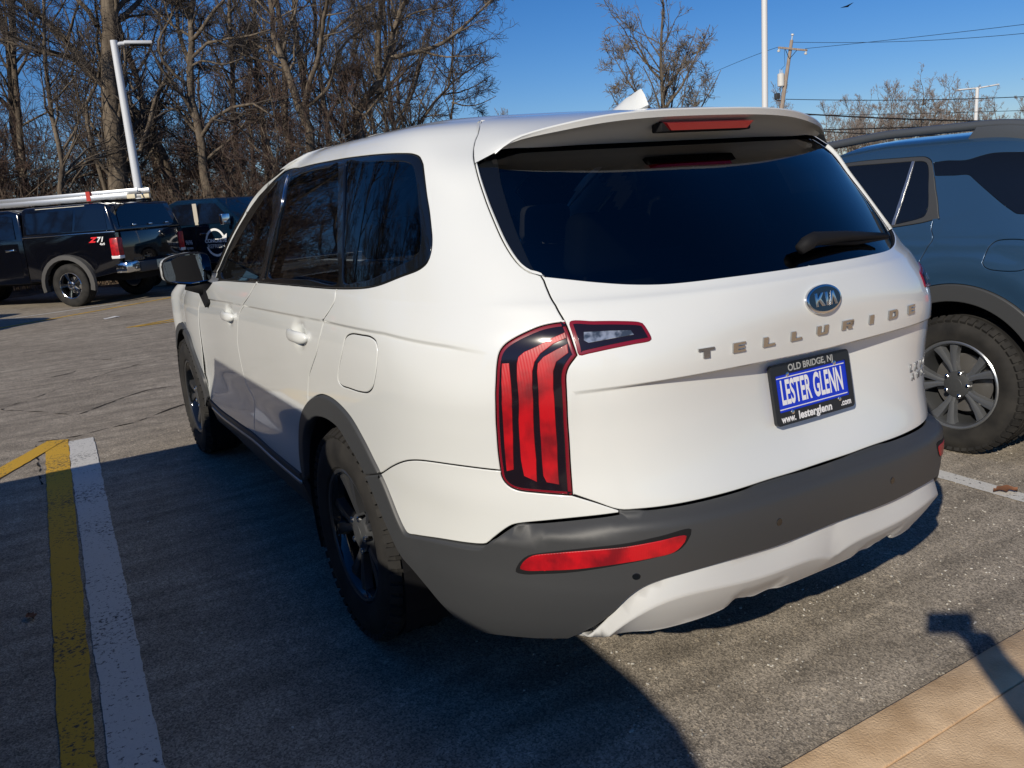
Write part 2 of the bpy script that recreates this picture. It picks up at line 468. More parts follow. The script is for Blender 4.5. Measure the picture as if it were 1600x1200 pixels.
def telluride_front_net():
    rows = [(.25, 3.70, .90), (.35, 3.80, .955), (.50, 3.84, .975), (.70, 3.85, .984), (.90, 3.83, .988), (1.00, 3.80, .984), (1.07, 3.72, .972),
            (1.115, 3.60, .945), (1.14, 3.45, .88), (1.155, 3.3, .70), (1.17, 3.1, .40), (1.175, 3.0, 0.0)]
    ys = [1.2, 1.8, 2.35, 2.9, 3.3]
    P = []
    for (z, yf, w) in rows:
        row = []
        for j, y in enumerate(ys):
            t = (y-1.2)/(3.85-1.2)
            yy = 1.2+t*(yf-1.2)
            x = -w*(1-.018*max(0, j-2)**1.5) if w else 0
            zz = z-(.03 if z > 1.05 else 0)*max(0, (yy-2.0))*.6
            row.append([x, yy, zz])
        for (fx, dy) in ((.93, -.22), (.74, -.07), (.38, -.012), (0, 0)):
            zz = z-(.03 if z > 1.05 else 0)*max(0, yf-2.0)*.6
            row.append([-w*fx, yf+dy, zz])
        P.append(row)
    P = np.array(P)
    r = P[3]; u = np.concatenate([[0], np.cumsum(np.linalg.norm(np.diff(r, axis=0), axis=1))])
    prof = P[:, 3]; v = np.concatenate([[0], np.cumsum(np.linalg.norm(np.diff(prof, axis=0), axis=1))])
    n = Net(P, u, v); n.Pe = n.P; n.ue = n.u
    return n
NA = telluride_front_net()

# outlines of the panels, lamps and trim on the surfaces above, as (u, v)
TR = {
 'dlo_top': [(3.5944, 0.9762), (3.5711, 1.1791), (3.5919, 1.2644), (3.5935, 1.3705), (3.6696, 1.4536), (3.665, 1.5023), (3.5459, 1.5391), (3.468, 1.5661), (2.9836, 1.5713), (2.406, 1.5721), (1.6446, 1.5677), (1.3567, 1.5615), (1.2161, 1.5546), (1.1486, 1.548), (1.1167, 1.5353), (1.105, 1.5082)],
 'dlo_back': [(1.0845, 1.419), (1.0693, 1.37), (1.063, 1.3239), (1.0609, 1.2796), (1.0669, 1.2449), (1.0782, 1.2214), (1.1035, 1.2036), (1.1726, 1.1824), (1.2624, 1.1574), (1.3425, 1.1428), (1.4705, 1.1294), (1.6031, 1.1167)],
 'dlo_bot': [(1.6031, 1.1167), (2.0026, 1.0755), (2.3465, 1.0259), (2.6481, 0.9996), (3.0387, 0.9737), (3.4991, 0.9549)],
 'quarter_glass': [(1.6977, 1.5391), (1.4117, 1.5363), (1.2704, 1.5302), (1.1952, 1.5227), (1.1632, 1.5099), (1.1468, 1.4733), (1.1189, 1.4015), (1.102, 1.3253), (1.0998, 1.2805), (1.1069, 1.2505), (1.1249, 1.2331), (1.1734, 1.2159), (1.2465, 1.1926), (1.3433, 1.1699), (1.4434, 1.1578), (1.5491, 1.1536), (1.5637, 1.2303), (1.5965, 1.3766)],
 'rear_glass_side': [(3.0484, 1.5361), (2.6015, 1.5452), (2.1413, 1.5458), (1.8759, 1.5423), (1.6755, 1.3779), (1.6202, 1.2291), (1.6014, 1.153), (1.9154, 1.1409), (2.276, 1.1253), (2.4896, 1.1189), (2.5375, 1.2612), (2.7103, 1.4202)],
 'front_glass_side': [(3.3152, 1.5284), (3.4816, 1.51), (3.5359, 1.4721), (3.5316, 1.4129), (3.4965, 1.3068), (3.4522, 1.1919), (3.4596, 0.991), (3.0355, 1.0198), (2.6619, 1.0937), (2.6838, 1.2202), (2.8136, 1.3665)],
 'strip_b': [(3.2869, 1.5511), (3.1598, 1.5458), (2.7406, 1.4208), (2.6046, 1.2866), (2.5457, 1.1435), (2.5777, 1.0759), (2.6277, 1.0639), (2.6048, 1.1568), (2.6652, 1.2916), (2.8191, 1.4278)],
 'door_gap_rear': [(1.6031, 1.1167), (1.7013, 0.9912), (1.7917, 0.9427), (1.8649, 0.9049), (1.9057, 0.8498), (1.9576, 0.7888), (2.0259, 0.7344), (2.0868, 0.6862), (2.1329, 0.6194), (2.1497, 0.5874)],
 'door_gap_b': [(2.7464, 0.9921), (2.8738, 0.9185), (2.9922, 0.8679), (3.0845, 0.8141), (3.1366, 0.7467), (3.1828, 0.6808), (3.1885, 0.603), (3.1784, 0.5109), (3.1505, 0.4621), (3.0845, 0.4173), (3.1279, 0.3309), (3.1773, 0.2338)],
 'door_gap_front': [(3.703, 0.9444), (3.9268, 0.8682), (4.0475, 0.8073), (4.1094, 0.757), (4.151, 0.6617), (4.1849, 0.5385), (4.2672, 0.3626), (4.2652, 0.2174)],
 'door_bot': [(4.2704, 0.2124), (4.0171, 0.194), (3.546, 0.2135), (3.1812, 0.2296), (2.8678, 0.2216), (2.5623, 0.222), (2.4257, 0.2238)],
 'crease': [(4.2809, 0.823), (3.3597, 0.8614), (2.5842, 0.8836), (1.8574, 0.9055), (1.289, 0.9133), (1.0472, 0.8993), (0.9367, 0.8838)],
 'fuel': [(1.5786, 0.8863), (1.4751, 0.8922), (1.3985, 0.8926), (1.3692, 0.8832), (1.3694, 0.8645), (1.3935, 0.8275), (1.4351, 0.7774), (1.4629, 0.7424), (1.4985, 0.7222), (1.5609, 0.7127), (1.6569, 0.7084), (1.7301, 0.7073), (1.7573, 0.7204), (1.7365, 0.7641), (1.678, 0.8266), (1.6318, 0.8703)],
 'arch_out': [(2.368, 0.2116), (2.3649, 0.2949), (2.3382, 0.3814), (2.2973, 0.4557), (2.2502, 0.5088), (2.1884, 0.5558), (2.1085, 0.5948), (1.987, 0.6322), (1.8902, 0.6416), (1.7757, 0.6341), (1.6529, 0.6049), (1.5457, 0.5492), (1.4773, 0.4999), (1.4299, 0.467)],
 'arch_in': [(1.5447, 0.4349), (1.6205, 0.4754), (1.6906, 0.5056), (1.7787, 0.5443), (1.8676, 0.5548), (1.9766, 0.5527), (2.0966, 0.5295), (2.1843, 0.4871), (2.2492, 0.4277), (2.2871, 0.3542), (2.3149, 0.2405)],
 'bump_seam': [(1.4299, 0.467), (1.3471, 0.5108), (1.2661, 0.5452), (1.2079, 0.5608), (1.1408, 0.5697), (1.0322, 0.5751), (0.9295, 0.5733)],
 'clad_top': [(1.4299, 0.467), (1.3867, 0.4327), (1.3543, 0.3973), (1.2931, 0.3166), (1.2786, 0.3069), (1.233, 0.3142), (1.1231, 0.3352), (1.0262, 0.3483), (1.0023, 0.3518), (0.9842, 0.3573), (0.9658, 0.3757), (0.9305, 0.4089), (0.9134, 0.4212), (0.8969, 0.4275), (0.833, 0.4404), (0.7554, 0.4537), (0.6521, 0.4674)],
 'tg_bot': [(0.7555, 0.5162), (0.7047, 0.4966), (0.6509, 0.4756), (0.5997, 0.4741), (0.5178, 0.4744), (0.4287, 0.4756), (0.3299, 0.4767), (0.2182, 0.4788), (0.1076, 0.4768), (-0.0029, 0.4767)],
 'clad_bot': [(0.7774, 0.1109), (0.85, 0.1003), (0.9421, 0.0867), (1.0486, 0.0655), (1.1027, 0.0787), (1.1542, 0.116), (1.2137, 0.1562), (1.2772, 0.1929), (1.3415, 0.2206), (1.3695, 0.2468), (1.3927, 0.2834), (1.4478, 0.3517), (1.5447, 0.4349)],
 'skid_top': [(0.7774, 0.1109), (0.7137, 0.1634), (0.6791, 0.2032), (0.6406, 0.2531), (0.6091, 0.2798), (0.5689, 0.2964), (0.4843, 0.3106), (0.3814, 0.3167), (0.2285, 0.3144), (0.1292, 0.3147), (0.0042, 0.3166)],
 'skid_mid': [(0.6828, 0.1475), (0.6453, 0.1852), (0.6156, 0.2257), (0.5668, 0.2406), (0.4807, 0.2546), (0.3072, 0.2552), (0.2169, 0.2453), (-0.0193, 0.2244)],
 'skid_bot': [(0.7774, 0.1109), (0.7129, 0.11), (0.6774, 0.1272), (0.6308, 0.1329), (0.5827, 0.1241), (0.5052, 0.1277), (0.3467, 0.1526), (0.3412, 0.1693), (0.2552, 0.1424), (0.2072, 0.1459), (0.0728, 0.1432), (-0.059, 0.1442)],
 'tg_side': [(0.8321, 1.6011), (0.8536, 1.5764), (0.8705, 1.5464), (0.8839, 1.5098), (0.8868, 1.4607), (0.8746, 1.388), (0.861, 1.3203), (0.849, 1.2703), (0.8322, 1.2283), (0.8153, 1.2047), (0.7932, 1.1887), (0.7659, 1.1797), (0.76, 1.1513), (0.755, 1.0969), (0.7496, 0.9885), (0.7404, 0.9554)],
 'fin_top': [(0.8801, 1.4974), (0.7968, 1.5388), (0.7914, 1.5241)],
 'fin_in': [(0.7914, 1.5241), (0.8096, 1.4491), (0.8077, 1.3817), (0.8032, 1.3099), (0.7944, 1.2456), (0.7814, 1.1986), (0.7659, 1.1797)],
 'lamp_split': [(0.7404, 0.9554), (0.7357, 0.9304), (0.7319, 0.9019), (0.7264, 0.8758)],
 'lamp_in': [(0.7264, 0.8758), (0.7368, 0.8639), (0.7488, 0.8488), (0.7566, 0.8287), (0.7582, 0.7905), (0.757, 0.7379), (0.753, 0.6531), (0.7539, 0.5629), (0.7571, 0.5162)],
 'lamp_out': [(0.74, 0.9539), (0.7677, 0.9519), (0.8002, 0.9463), (0.8337, 0.9355), (0.8676, 0.9214), (0.8935, 0.9064), (0.9072, 0.8929), (0.9149, 0.8792), (0.9218, 0.8556), (0.9292, 0.8201), (0.937, 0.7798), (0.9386, 0.7378), (0.9359, 0.6721), (0.9337, 0.6276), (0.9301, 0.583), (0.928, 0.5566), (0.9213, 0.5418), (0.9082, 0.5297), (0.8886, 0.5222), (0.8409, 0.5184), (0.7942, 0.5161), (0.7581, 0.5145)],
 'lamp2': [(0.7284, 0.9533), (0.6706, 0.9522), (0.6136, 0.9489), (0.565, 0.9431), (0.5564, 0.9395), (0.5491, 0.9245), (0.5436, 0.9014), (0.549, 0.8974), (0.5889, 0.8934), (0.6474, 0.8863), (0.6976, 0.8784), (0.7205, 0.8756), (0.7249, 0.8986), (0.7288, 0.9287)],
 'bar1': [(0.9064, 0.8588), (0.8891, 0.8596), (0.8901, 0.8202), (0.8939, 0.7511), (0.8914, 0.6733), (0.8926, 0.5805), (0.9108, 0.5753), (0.9133, 0.6285), (0.9162, 0.6946), (0.92, 0.7594), (0.9146, 0.8122)],
 'bar2': [(0.744, 0.9293), (0.783, 0.9158), (0.8162, 0.8995), (0.8487, 0.8865), (0.8637, 0.875), (0.8693, 0.8595), (0.8741, 0.8201), (0.8766, 0.7169), (0.8726, 0.6077), (0.8674, 0.5641), (0.8369, 0.5491), (0.8342, 0.6088), (0.8367, 0.6523), (0.84, 0.7383), (0.8387, 0.8), (0.8343, 0.8395), (0.8261, 0.8629), (0.8106, 0.882), (0.7772, 0.9042), (0.7447, 0.9164)],
 'bar3': [(0.7439, 0.9031), (0.7714, 0.8907), (0.8038, 0.8742), (0.8188, 0.8589), (0.8228, 0.8394), (0.8257, 0.7592), (0.8206, 0.6524), (0.8193, 0.5659), (0.8132, 0.5491), (0.7834, 0.5436), (0.7809, 0.6525), (0.7861, 0.7377), (0.7879, 0.7992), (0.7845, 0.8388), (0.7747, 0.8619), (0.7445, 0.8822)],
 'reverse': [(0.7004, 0.9274), (0.6431, 0.9272), (0.5899, 0.9249), (0.5855, 0.9146), (0.6396, 0.9092), (0.694, 0.9029), (0.7042, 0.909)],
 'glass_bot': [(0.7659, 1.1797), (0.6964, 1.1685), (0.6166, 1.1544), (0.5395, 1.1417), (0.4616, 1.1337), (0.3785, 1.1327), (0.306, 1.134), (0.1545, 1.1341), (-0.0033, 1.1338)],
 'ledge_up': [(0.7577, 0.784), (0.6803, 0.788), (0.5783, 0.7953), (0.406, 0.7991), (0.1961, 0.7957), (0.0437, 0.793)],
 'ledge_lo': [(0.7577, 0.7824), (0.6803, 0.7848), (0.6179, 0.7877), (0.4504, 0.7835), (0.3039, 0.7712), (0.1917, 0.7602), (0.0372, 0.7472)],
 'reflector': [(0.8847, 0.3207), (0.8797, 0.3353), (0.869, 0.3496), (0.8527, 0.3625), (0.7984, 0.376), (0.7228, 0.3884), (0.6474, 0.3968), (0.5771, 0.4052), (0.5069, 0.4089), (0.5163, 0.3909), (0.5374, 0.3742), (0.59, 0.3647), (0.6481, 0.3554), (0.705, 0.3443), (0.7618, 0.3331), (0.8195, 0.3243), (0.8709, 0.3177)],
 'reflector_split': [(0.634, 0.3985), (0.6462, 0.3553)],
 'sensor1': [(0.6218, 0.3159)],
 'sensor2': [(0.2347, 0.3841)],
 'badge': [(-0.0031, 0.9349)],
 'handle_r': [(2.1521, 0.8259)],
 'handle_f': [(3.2892, 0.7993)],
 'bump_line': [(0.9155, 0.383), (0.8358, 0.3971), (0.7592, 0.4101), (0.6451, 0.4272), (0.5046, 0.435), (0.437, 0.4364), (0.2297, 0.4358), (0.0086, 0.436)],
 'shade': [(4.1823, 0.3567), (2.9698, 0.4831), (2.2867, 0.4836)],
 'letters': [(0.4111, 0.8514), (0.3, 0.8546), (0.1807, 0.854), (0.0762, 0.8527), (-0.0282, 0.8549), (-0.1336, 0.855), (-0.2158, 0.8552), (-0.2985, 0.8563), (-0.3853, 0.857)],
 'trim_lo': [(-0.5006, 0.6436), (-0.6463, 0.6651), (-0.5013, 0.6234), (-0.6419, 0.6023)],
 'wiper_pivot': [(0.0123, 1.1724), (-0.041, 1.1847), (-0.4351, 1.1666)],
 'farch_out': [(2.2684, 0.4753), (2.208, 0.5488), (2.1485, 0.5897), (2.0585, 0.6113), (1.8908, 0.5992), (1.5521, 0.5854), (1.4517, 0.4983), (1.3402, 0.4192), (1.2557, 0.3503), (1.257, 0.241)],
 'farch_in': [(2.2969, 0.4042), (2.2068, 0.482), (2.1246, 0.5305), (2.0333, 0.5402), (1.8388, 0.5254), (1.5924, 0.4959), (1.4828, 0.4304), (1.4025, 0.343), (1.3598, 0.2505), (1.5431, 0.1093)],
 'fcrease': [(1.1363, 0.8559), (1.4457, 0.8498), (1.9267, 0.8098)],
 'c_wtop': [(2.8796, 1.4159), (2.4785, 1.4148), (2.1197, 1.4131), (1.8306, 1.4113), (1.7446, 1.4059), (1.669, 1.3831), (1.639, 1.3522)],
 'c_wback': [(1.639, 1.3522), (1.5871, 1.2391), (1.5583, 1.1437), (1.5671, 1.0584)],
 'c_wbot': [(1.5671, 1.0584), (1.6099, 1.0533), (1.69, 1.0368), (1.8764, 1.0087)],
 'c_glass': [(2.7494, 1.3884), (2.4114, 1.3841), (2.0845, 1.3836), (1.8746, 1.3831), (1.748, 1.3744), (1.7023, 1.3543), (1.6607, 1.2581), (1.6358, 1.1724), (1.6345, 1.1177), (1.6618, 1.0783), (1.6999, 1.0638), (1.882, 1.026)],
 'c_strip': [(1.8977, 1.384), (1.8924, 1.3107), (1.8782, 1.2405), (1.8695, 1.1708), (1.8706, 1.1), (1.896, 1.0219), (1.8731, 1.0259), (1.8477, 1.1026), (1.8455, 1.1724), (1.8526, 1.2411), (1.8646, 1.3104), (1.8669, 1.3828)],
 'c_qtop': [(1.6324, 1.3667), (1.458, 1.3718), (1.3118, 1.3673), (1.2385, 1.3838), (1.175, 1.3971), (1.0355, 1.3928)],
 'c_qbot': [(1.6006, 1.2941), (1.4238, 1.2899), (1.3191, 1.2868), (1.2998, 1.269), (1.2411, 1.2073), (1.1504, 1.1003), (1.1372, 1.0829), (1.109, 1.0785)],
 'c_gap': [(1.6092, 1.0552), (1.6742, 0.9597), (1.7629, 0.8493), (1.7846, 0.7713)],
 'c_fuel': [(1.4425, 0.7816), (1.4255, 0.8116), (1.3675, 0.8683), (1.3091, 0.8979), (1.1921, 0.9039), (1.2526, 0.7638), (1.2883, 0.7505), (1.4097, 0.7489), (1.4379, 0.7633)],
 'c_roof': [(3.6279, 1.5306), (2.6737, 1.5089), (2.0734, 1.5166), (1.6031, 1.5184), (1.2976, 1.5133)],
 'c_arch_out': [(1.7287, 0.6573), (1.6184, 0.6698), (1.4864, 0.6673), (1.4019, 0.6563), (1.3397, 0.6355), (1.296, 0.5987), (1.263, 0.5495)],
 'c_arch_in': [(1.7106, 0.5746), (1.616, 0.5782), (1.5296, 0.5781), (1.4472, 0.5654), (1.3889, 0.545), (1.3525, 0.5108), (1.3173, 0.4489), (1.276, 0.3691)],
}

# ---------------------------------------------------------------- shared car materials
M_WHITE = mat('white_paint', (.70, .705, .68), .30, coat=1.0, coat_rough=.04)
add_noise_color(M_WHITE, (.692, .706, .680), (.724, .738, .712), 3.0, 4, .2, .8)
M_CLAD = mat('grey_cladding_plastic', (.046, .048, .050), .48, spec=.45)
add_bump(M_CLAD, 900, .10, .002)
M_GLOSSB = mat('gloss_black', (.006, .007, .008), .06, coat=.6)
M_BLACK = mat('matt_black', (.010, .010, .011), .7, spec=.2)
M_CHROME = mat('chrome', (.72, .73, .74), .12, metal=1.0)
M_DCHR = mat('dark_chrome', (.52, .53, .54), .12, metal=1.0)
M_SATIN = mat('satin_silver', (.55, .56, .56), .30, metal=.9)
M_RED = mat('red_lens', (.50, .003, .010), .42, coat=.15)
M_REDD = mat('dark_red_lens', (.20, .006, .016), .2, coat=.3)
M_SMOKE = mat('smoked_lens', (.012, .008, .012), .10, coat=.2)
M_CLEAR = mat('clear_lens', (.35, .38, .40), .08, metal=.6, coat=1.0)
add_noise_color(M_CLEAR, (.10, .12, .14), (.55, .58, .60), 45, 2, .4, .6)
M_RUBBER = mat('tyre_rubber', (.022, .021, .020), .78, spec=.25)
add_noise_color(M_RUBBER, (.016, .0155, .015), (.032, .030, .027), 9, 5)
M_GLASSP = glass_mat('privacy_glass', (.17, .19, .20))
M_GLASSF = glass_mat('front_glass', (.10, .115, .12))
M_SEAT = mat('seat_fabric', (.055, .055, .055), .8)
add_noise_color(M_RED, (.20, .002, .007), (.50, .003, .009), 14, 3, .35, .6)
n_, l_, b_ = nodes(M_RED)
w_ = n_.new('ShaderNodeTexWave'); w_.inputs['Scale'].default_value = 60; bu_ = n_.new('ShaderNodeBump'); bu_.inputs['Strength'].default_value = .12; bu_.inputs['Distance'].default_value = .002
tc_ = n_.new('ShaderNodeTexCoord'); l_.new(tc_.outputs['Object'], w_.inputs[0]); l_.new(w_.outputs['Fac'], bu_.inputs['Height']); l_.new(bu_.outputs[0], b_.inputs['Normal'])

M_SKID = mat('silver_white_skid', (.55, .555, .54), .38, coat=.3)
def T_(k, **kw): return spl(TR[k], **kw)

# ---------------------------------------------------------------- wheels
def wheel(name, parent, center, out, R=.376, W=.245, rimR=.235, spokes=5, style='split', rim_mat=None, dark=None, tread=True, face=0.0):
    """a wheel with its axle along x; out = -1 when the outer side looks to -x"""
    w = bpy.data.objects.new(name, None); w.empty_display_size = .1; link(w, parent); w.location = center
    h = W/2; s = out
    prof = [(-h*.80, rimR), (-h*.92, rimR+.012), (-h*1.0, rimR+.045), (-h*1.02, rimR+.07), (-h*.97, R-.045), (-h*.86, R-.016), (-h*.78, R-.006)]
    gro = []
    for g in (-.50, -.17, .17, .50):
        gro += [(h*(g-.055), R-.001), (h*(g-.045), R-.010), (h*(g+.045), R-.010), (h*(g+.055), R-.001)]
    full = prof+gro+[(-a, b) for (a, b) in prof[::-1]]
    ty = lathe('tyre', full, (0, 0, 0), M_RUBBER, w, seg=72)
    if tread:                                                           # shoulder blocks
        bm = bmesh.new(); N = 54
        for k in range(N):
            a = 2*math.pi*k/N
            for sd in (-1, 1):
                mt = Matrix.Rotation(a, 4, 'X') @ Matrix.Translation((sd*h*.80, 0, R-.012)) @ Matrix.Rotation(sd*math.radians(33), 4, 'Y')
                box_bm(bm, (-.020, -.0135, -.010), (.020, .0135, .0095), 0, 1, mt)
        tag(bm_obj('tread_blocks', bm, M_RUBBER, ty), kind='stuff')
    rim_mat = rim_mat or M_SATIN; dark = dark or M_GLOSSB
    # barrel, open to the outside
    lathe('rim', [(s*h*.82, rimR+.004), (s*h*.86, rimR-.004), (s*h*.80, rimR-.012), (s*h*.55, rimR-.022), (-s*h*.8, rimR-.03), (-s*h*.8, .02)], (0, 0, 0), dark, w, seg=56)
    lathe('rim_lip', [(s*h*.84, rimR+.006), (s*h*.885, rimR-.001), (s*h*.86, rimR-.009), (s*h*.80, rimR-.011)], (0, 0, 0), rim_mat, w, seg=56)
    lathe('brake_disc', [(s*h*.05, .03), (s*h*.05, .155), (s*h*.0, .155), (0, .03)], (0, 0, 0), mat('brake_steel', (.30, .29, .28), .4, metal=.8), w, seg=40)
    # spokes
    fx = s*h*(.62+face)
    for k in range(spokes):
        a0 = 2*math.pi*k/spokes
        bm = bmesh.new()
        arms = ((-.24, .24) if style == 'split' else (0,))
        for da in arms:
            ro = rimR-.006; ri = .045
            wi, wo = (.016, .030) if style == 'split' else (.030, .052)
            rings = []
            for r, hw, xx in ((ri, wi, fx-s*.010), (rimR*.45, wi*.95, fx-s*.002), (rimR*.75, (wi+wo)/2, fx+s*.004), (ro, wo, fx+s*.008)):
                aa = a0+da*(r/ro)*(1 if style == 'split' else 0)
                c, sn = math.cos(aa), math.sin(aa); tx = (-sn, c)
                P = []
                for (q, dx) in ((-1, -s*.028), (-.78, 0), (-.12, s*.004), (.12, s*.004), (.78, 0), (1, -s*.028)):
                    P.append(bm.verts.new((xx+dx, r*c+q*hw*tx[0], r*sn+q*hw*tx[1])))
                rings.append(P)
            for A, B in zip(rings[:-1], rings[1:]):
                for i in range(5): bm.faces.new((A[i], A[i+1], B[i+1], B[i]))
            bm.faces.new(rings[-1])
        bmesh.ops.recalc_face_normals(bm, faces=bm.faces)
        bm_obj('spoke', bm, rim_mat, w, smooth=True, sharp=22)
    hub = lathe('hub_cap', [(fx-s*.02, .075), (fx+s*.002, .068), (fx+s*.008, .052), (fx+s*.010, .036), (fx+s*.012, .034), (fx+s*.014, .0)], (0, 0, 0), rim_mat if style != 'split' else M_CLAD, w, seg=32)
    for k in range(5):
        a = 2*math.pi*(k+.5)/5
        lathe('wheel_nut', [(fx-s*.015, .013), (fx+s*.010, .012), (fx+s*.013, .008), (fx+s*.013, 0)], (0, .060*math.cos(a)*1.05, .060*math.sin(a)*1.05), M_CHROME, w, seg=10)
    return w

def smooth_vline(line, deg=4):
    """the same as vline, as one smooth even polynomial in |u|"""
    a = np.array([(abs(u), v) for u, v in line]); c = np.polyfit(a[:, 0], a[:, 1], deg); lo, hi = a[:, 0].min(), a[:, 0].max()
    return lambda u: np.polyval(c, np.clip(np.abs(u), lo, hi))
def lin(pts, ds=.01):
    """closed outline resampled along straight sides, corners kept"""
    out = []
    for p, q_ in zip(pts, list(pts[1:])+[pts[0]]):
        n = max(1, int(math.hypot(q_[0]-p[0], q_[1]-p[1])/ds))
        out += [(p[0]+(q_[0]-p[0])*i/n, p[1]+(q_[1]-p[1])*i/n) for i in range(n)]
    return out
# ---------------------------------------------------------------- the white SUV
def build_white_suv():
    car = thing('white_suv', 'large white SUV parked rear-first in the foreground, chrome letters across its tailgate', 'SUV')
    z2v = lambda z: float(np.interp(z, NB.P[:, 7, 2], NB.v))
    # --- relief of the side: crease line and hollows round the handles
    vc = vline(TR['crease']); cu0, cu1 = abs(TR['crease'][-1][0]), abs(TR['crease'][0][0])
    hr, hf = TR['handle_r'][0], TR['handle_f'][0]
    def side_disp(u, v):
        u = np.abs(np.asarray(u)); v = np.asarray(v)
        c = vc(u); f = np.clip((u-cu0)/.12, 0, 1)
        d = np.where(v < c, -.0065*np.exp(-(c-v)/.05)*np.clip((c-v)/.004, 0, 1), 0)*f
        for (a, b) in (hr, hf):
            r2 = ((u-a)/.058)**2+((v-(b+.004))/.042)**2
            d = d-.016*np.exp(-r2**1.6)
        # hollow along the lower doors
        d = d-.010*np.exp(-((v-z2v(.62))/.11)**2)*np.clip((u-1.9)/.3, 0, 1)
        return d
    crease_top = [(u, float(vc(u))) for u in np.arange(cu0, cu1, .02)]
    crease_bot = [(u, v-.004) for u, v in crease_top]
    crease_set = [[(u, v+d) for u, v in crease_top] for d in (.005, 0, -.004, -.009)]
    def clip_line(line, loop, m=.009):
        P = np.array(line); ok = inside(loop, P); out = []; cur = []
        L_ = np.array(loop)
        for p, o_ in zip(line, ok):
            far = ((L_-np.array(p))**2).sum(1).min() > m*m
            if o_ and far: cur.append(p)
            else:
                if len(cur) > 1: out.append(cur)
                cur = []
        if len(cur) > 1: out.append(cur)
        return out
    dlo_top, dlo_back, dlo_bot = T_('dlo_top'), T_('dlo_back'), T_('dlo_bot')
    tg_side = T_('tg_side'); lamp_out = T_('lamp_out', ds=.01); lamp_in = T_('lamp_in'); lamp_split = T_('lamp_split')
    arch_out, arch_in = T_('arch_out'), T_('arch_in')
    seam = T_('bump_seam'); clad_top = T_('clad_top'); clad_bot = T_('clad_bot')
    dg_r, dg_b, dg_f = T_('door_gap_rear'), T_('door_gap_b'), T_('door_gap_front')
    door_bot = T_('door_bot'); tg_bot = T_('tg_bot'); glass_bot = T_('glass_bot')
    fuel = spl(TR['fuel'], .012, True)
    q = lambda line, p: int(np.argmin([(a-p[0])**2+(b-p[1])**2 for a, b in line]))
    vtop = z2v(1.722)
    # --- body side: rail over the doors, D pillar and quarter in one pressing
    ditch = [(u, vtop) for u in np.arange(tg_side[0][0], dlo_top[0][0]+.03, .03)]
    iA = q(arch_out, dg_r[-1])
    ap = [(dlo_top[0][0]+.024, dlo_top[0][1]-.01)]
    a_pill = spl([(dlo_top[0][0]+.024, vtop), (dlo_top[0][0]+.024, (vtop+dlo_top[0][1])/2), (dlo_top[0][0]+.024, dlo_top[0][1]-.012)])
    loop_side = chain(tg_side, lamp_out[:q(lamp_out, seam[-1])+1], rev(seam), rev(arch_out[iA:]), rev(dg_r), rev(dlo_back), rev(dlo_top),
                      [a_pill[-1]], rev(a_pill), rev(ditch))
    for mi in (False, True):
        s_name = 'body_side'
        bs = panel(s_name, loop_side, M_WHITE, car, NB, disp=side_disp, grid=.022, holes=[fuel] if not mi else [], dark_edge=True, inset=.002,
                   lines=sum([clip_line(l, loop_side) for l in crease_set], []), mirror=mi)
        if not mi: panel('fuel_door', fuel, M_WHITE, bs, NB, disp=side_disp, grid=.02, dark_edge=True, inset=.002, lines=sum([clip_line(l, fuel) for l in crease_set], []))
        # doors
        iR = q(arch_out, dg_r[-1])
        ib = q(door_bot, dg_b[-1]); k0 = q(dlo_bot, dg_b[0])
        arch_front = arch_out[:iR+1]
        ja = q(arch_out, door_bot[-1])
        rd = chain(dlo_bot[:k0+1], dg_b, door_bot[ib:], arch_out[ja:iR+1], rev(dg_r))
        fd = chain(dlo_bot[k0:], [dg_f[0]], dg_f, door_bot[:ib+1], rev(dg_b))
        for nm, lp, hc in (('rear_door', rd, hr), ('front_door', fd, hf)):
            d_ = panel(nm, lp, M_WHITE, car, NB, disp=side_disp, grid=.02, dark_edge=True, inset=.002, lines=sum([clip_line(l, lp) for l in crease_set], []), mirror=mi)
            # pull handle: a bowed grip on two feet
            sg = -1 if mi else 1
            V = []; NS, NR = 26, 12
            for i in range(NS):
                t = i/(NS-1); uu = hc[0]+(t-.5)*.215
                p, n = NB.frame(sg*uu, hc[1]); p, n = p[0], n[0]
                e = NB.pos(sg*(uu+.01), hc[1])[0]-p; e /= np.linalg.norm(e); b = np.cross(n, e)
                hh = .0215*(1-abs(2*t-1)**5)**.5+.001; lift = .026*(1-abs(2*t-1)**3)-.004; th = .010
                for k in range(NR):
                    a = 2*math.pi*k/NR
                    V.append(p+n*(lift+th*math.cos(a))+b*hh*math.sin(a))
            F = [(i*NR+k, i*NR+(k+1) % NR, (i+1)*NR+(k+1) % NR, (i+1)*NR+k) for i in range(NS-1) for k in range(NR)]
            F += [tuple(range(NR)), tuple(range((NS-1)*NR, NS*NR))]
            h_ = mesh_obj('handle', V, F, M_WHITE, d_, smooth=True)
            bm = bmesh.new(); bm.from_mesh(h_.data); bmesh.ops.recalc_face_normals(bm, faces=bm.faces); bm.to_mesh(h_.data); bm.free()
        # glass and its black surround
        g1, g2, g3 = spl(TR['front_glass_side'], .02), spl(TR['rear_glass_side'], .02), spl(TR['quarter_glass'], .02, True)
        dlo = chain(dlo_top, dlo_back, dlo_bot)
        panel('window_surround', dlo, M_GLOSSB, car, NB, off=-.001, holes=[chain(g1), chain(g2), chain(g3)], thick=.01, grid=.04, mirror=mi)
        for g, gm in ((g1, M_GLASSF), (g2, M_GLASSP), (g3, M_GLASSP)):
            panel('side_window', chain(g), gm, car, NB, off=-.005, thick=.002, inset=-.004, rnd=.0006, grid=.04, mirror=mi, fit=True)
        panel('window_divider', chain(spl(TR['strip_b'], .02)), M_DCHR, car, NB, off=.003, thick=.004, grid=.03, inset=0, rnd=.001, mirror=mi)
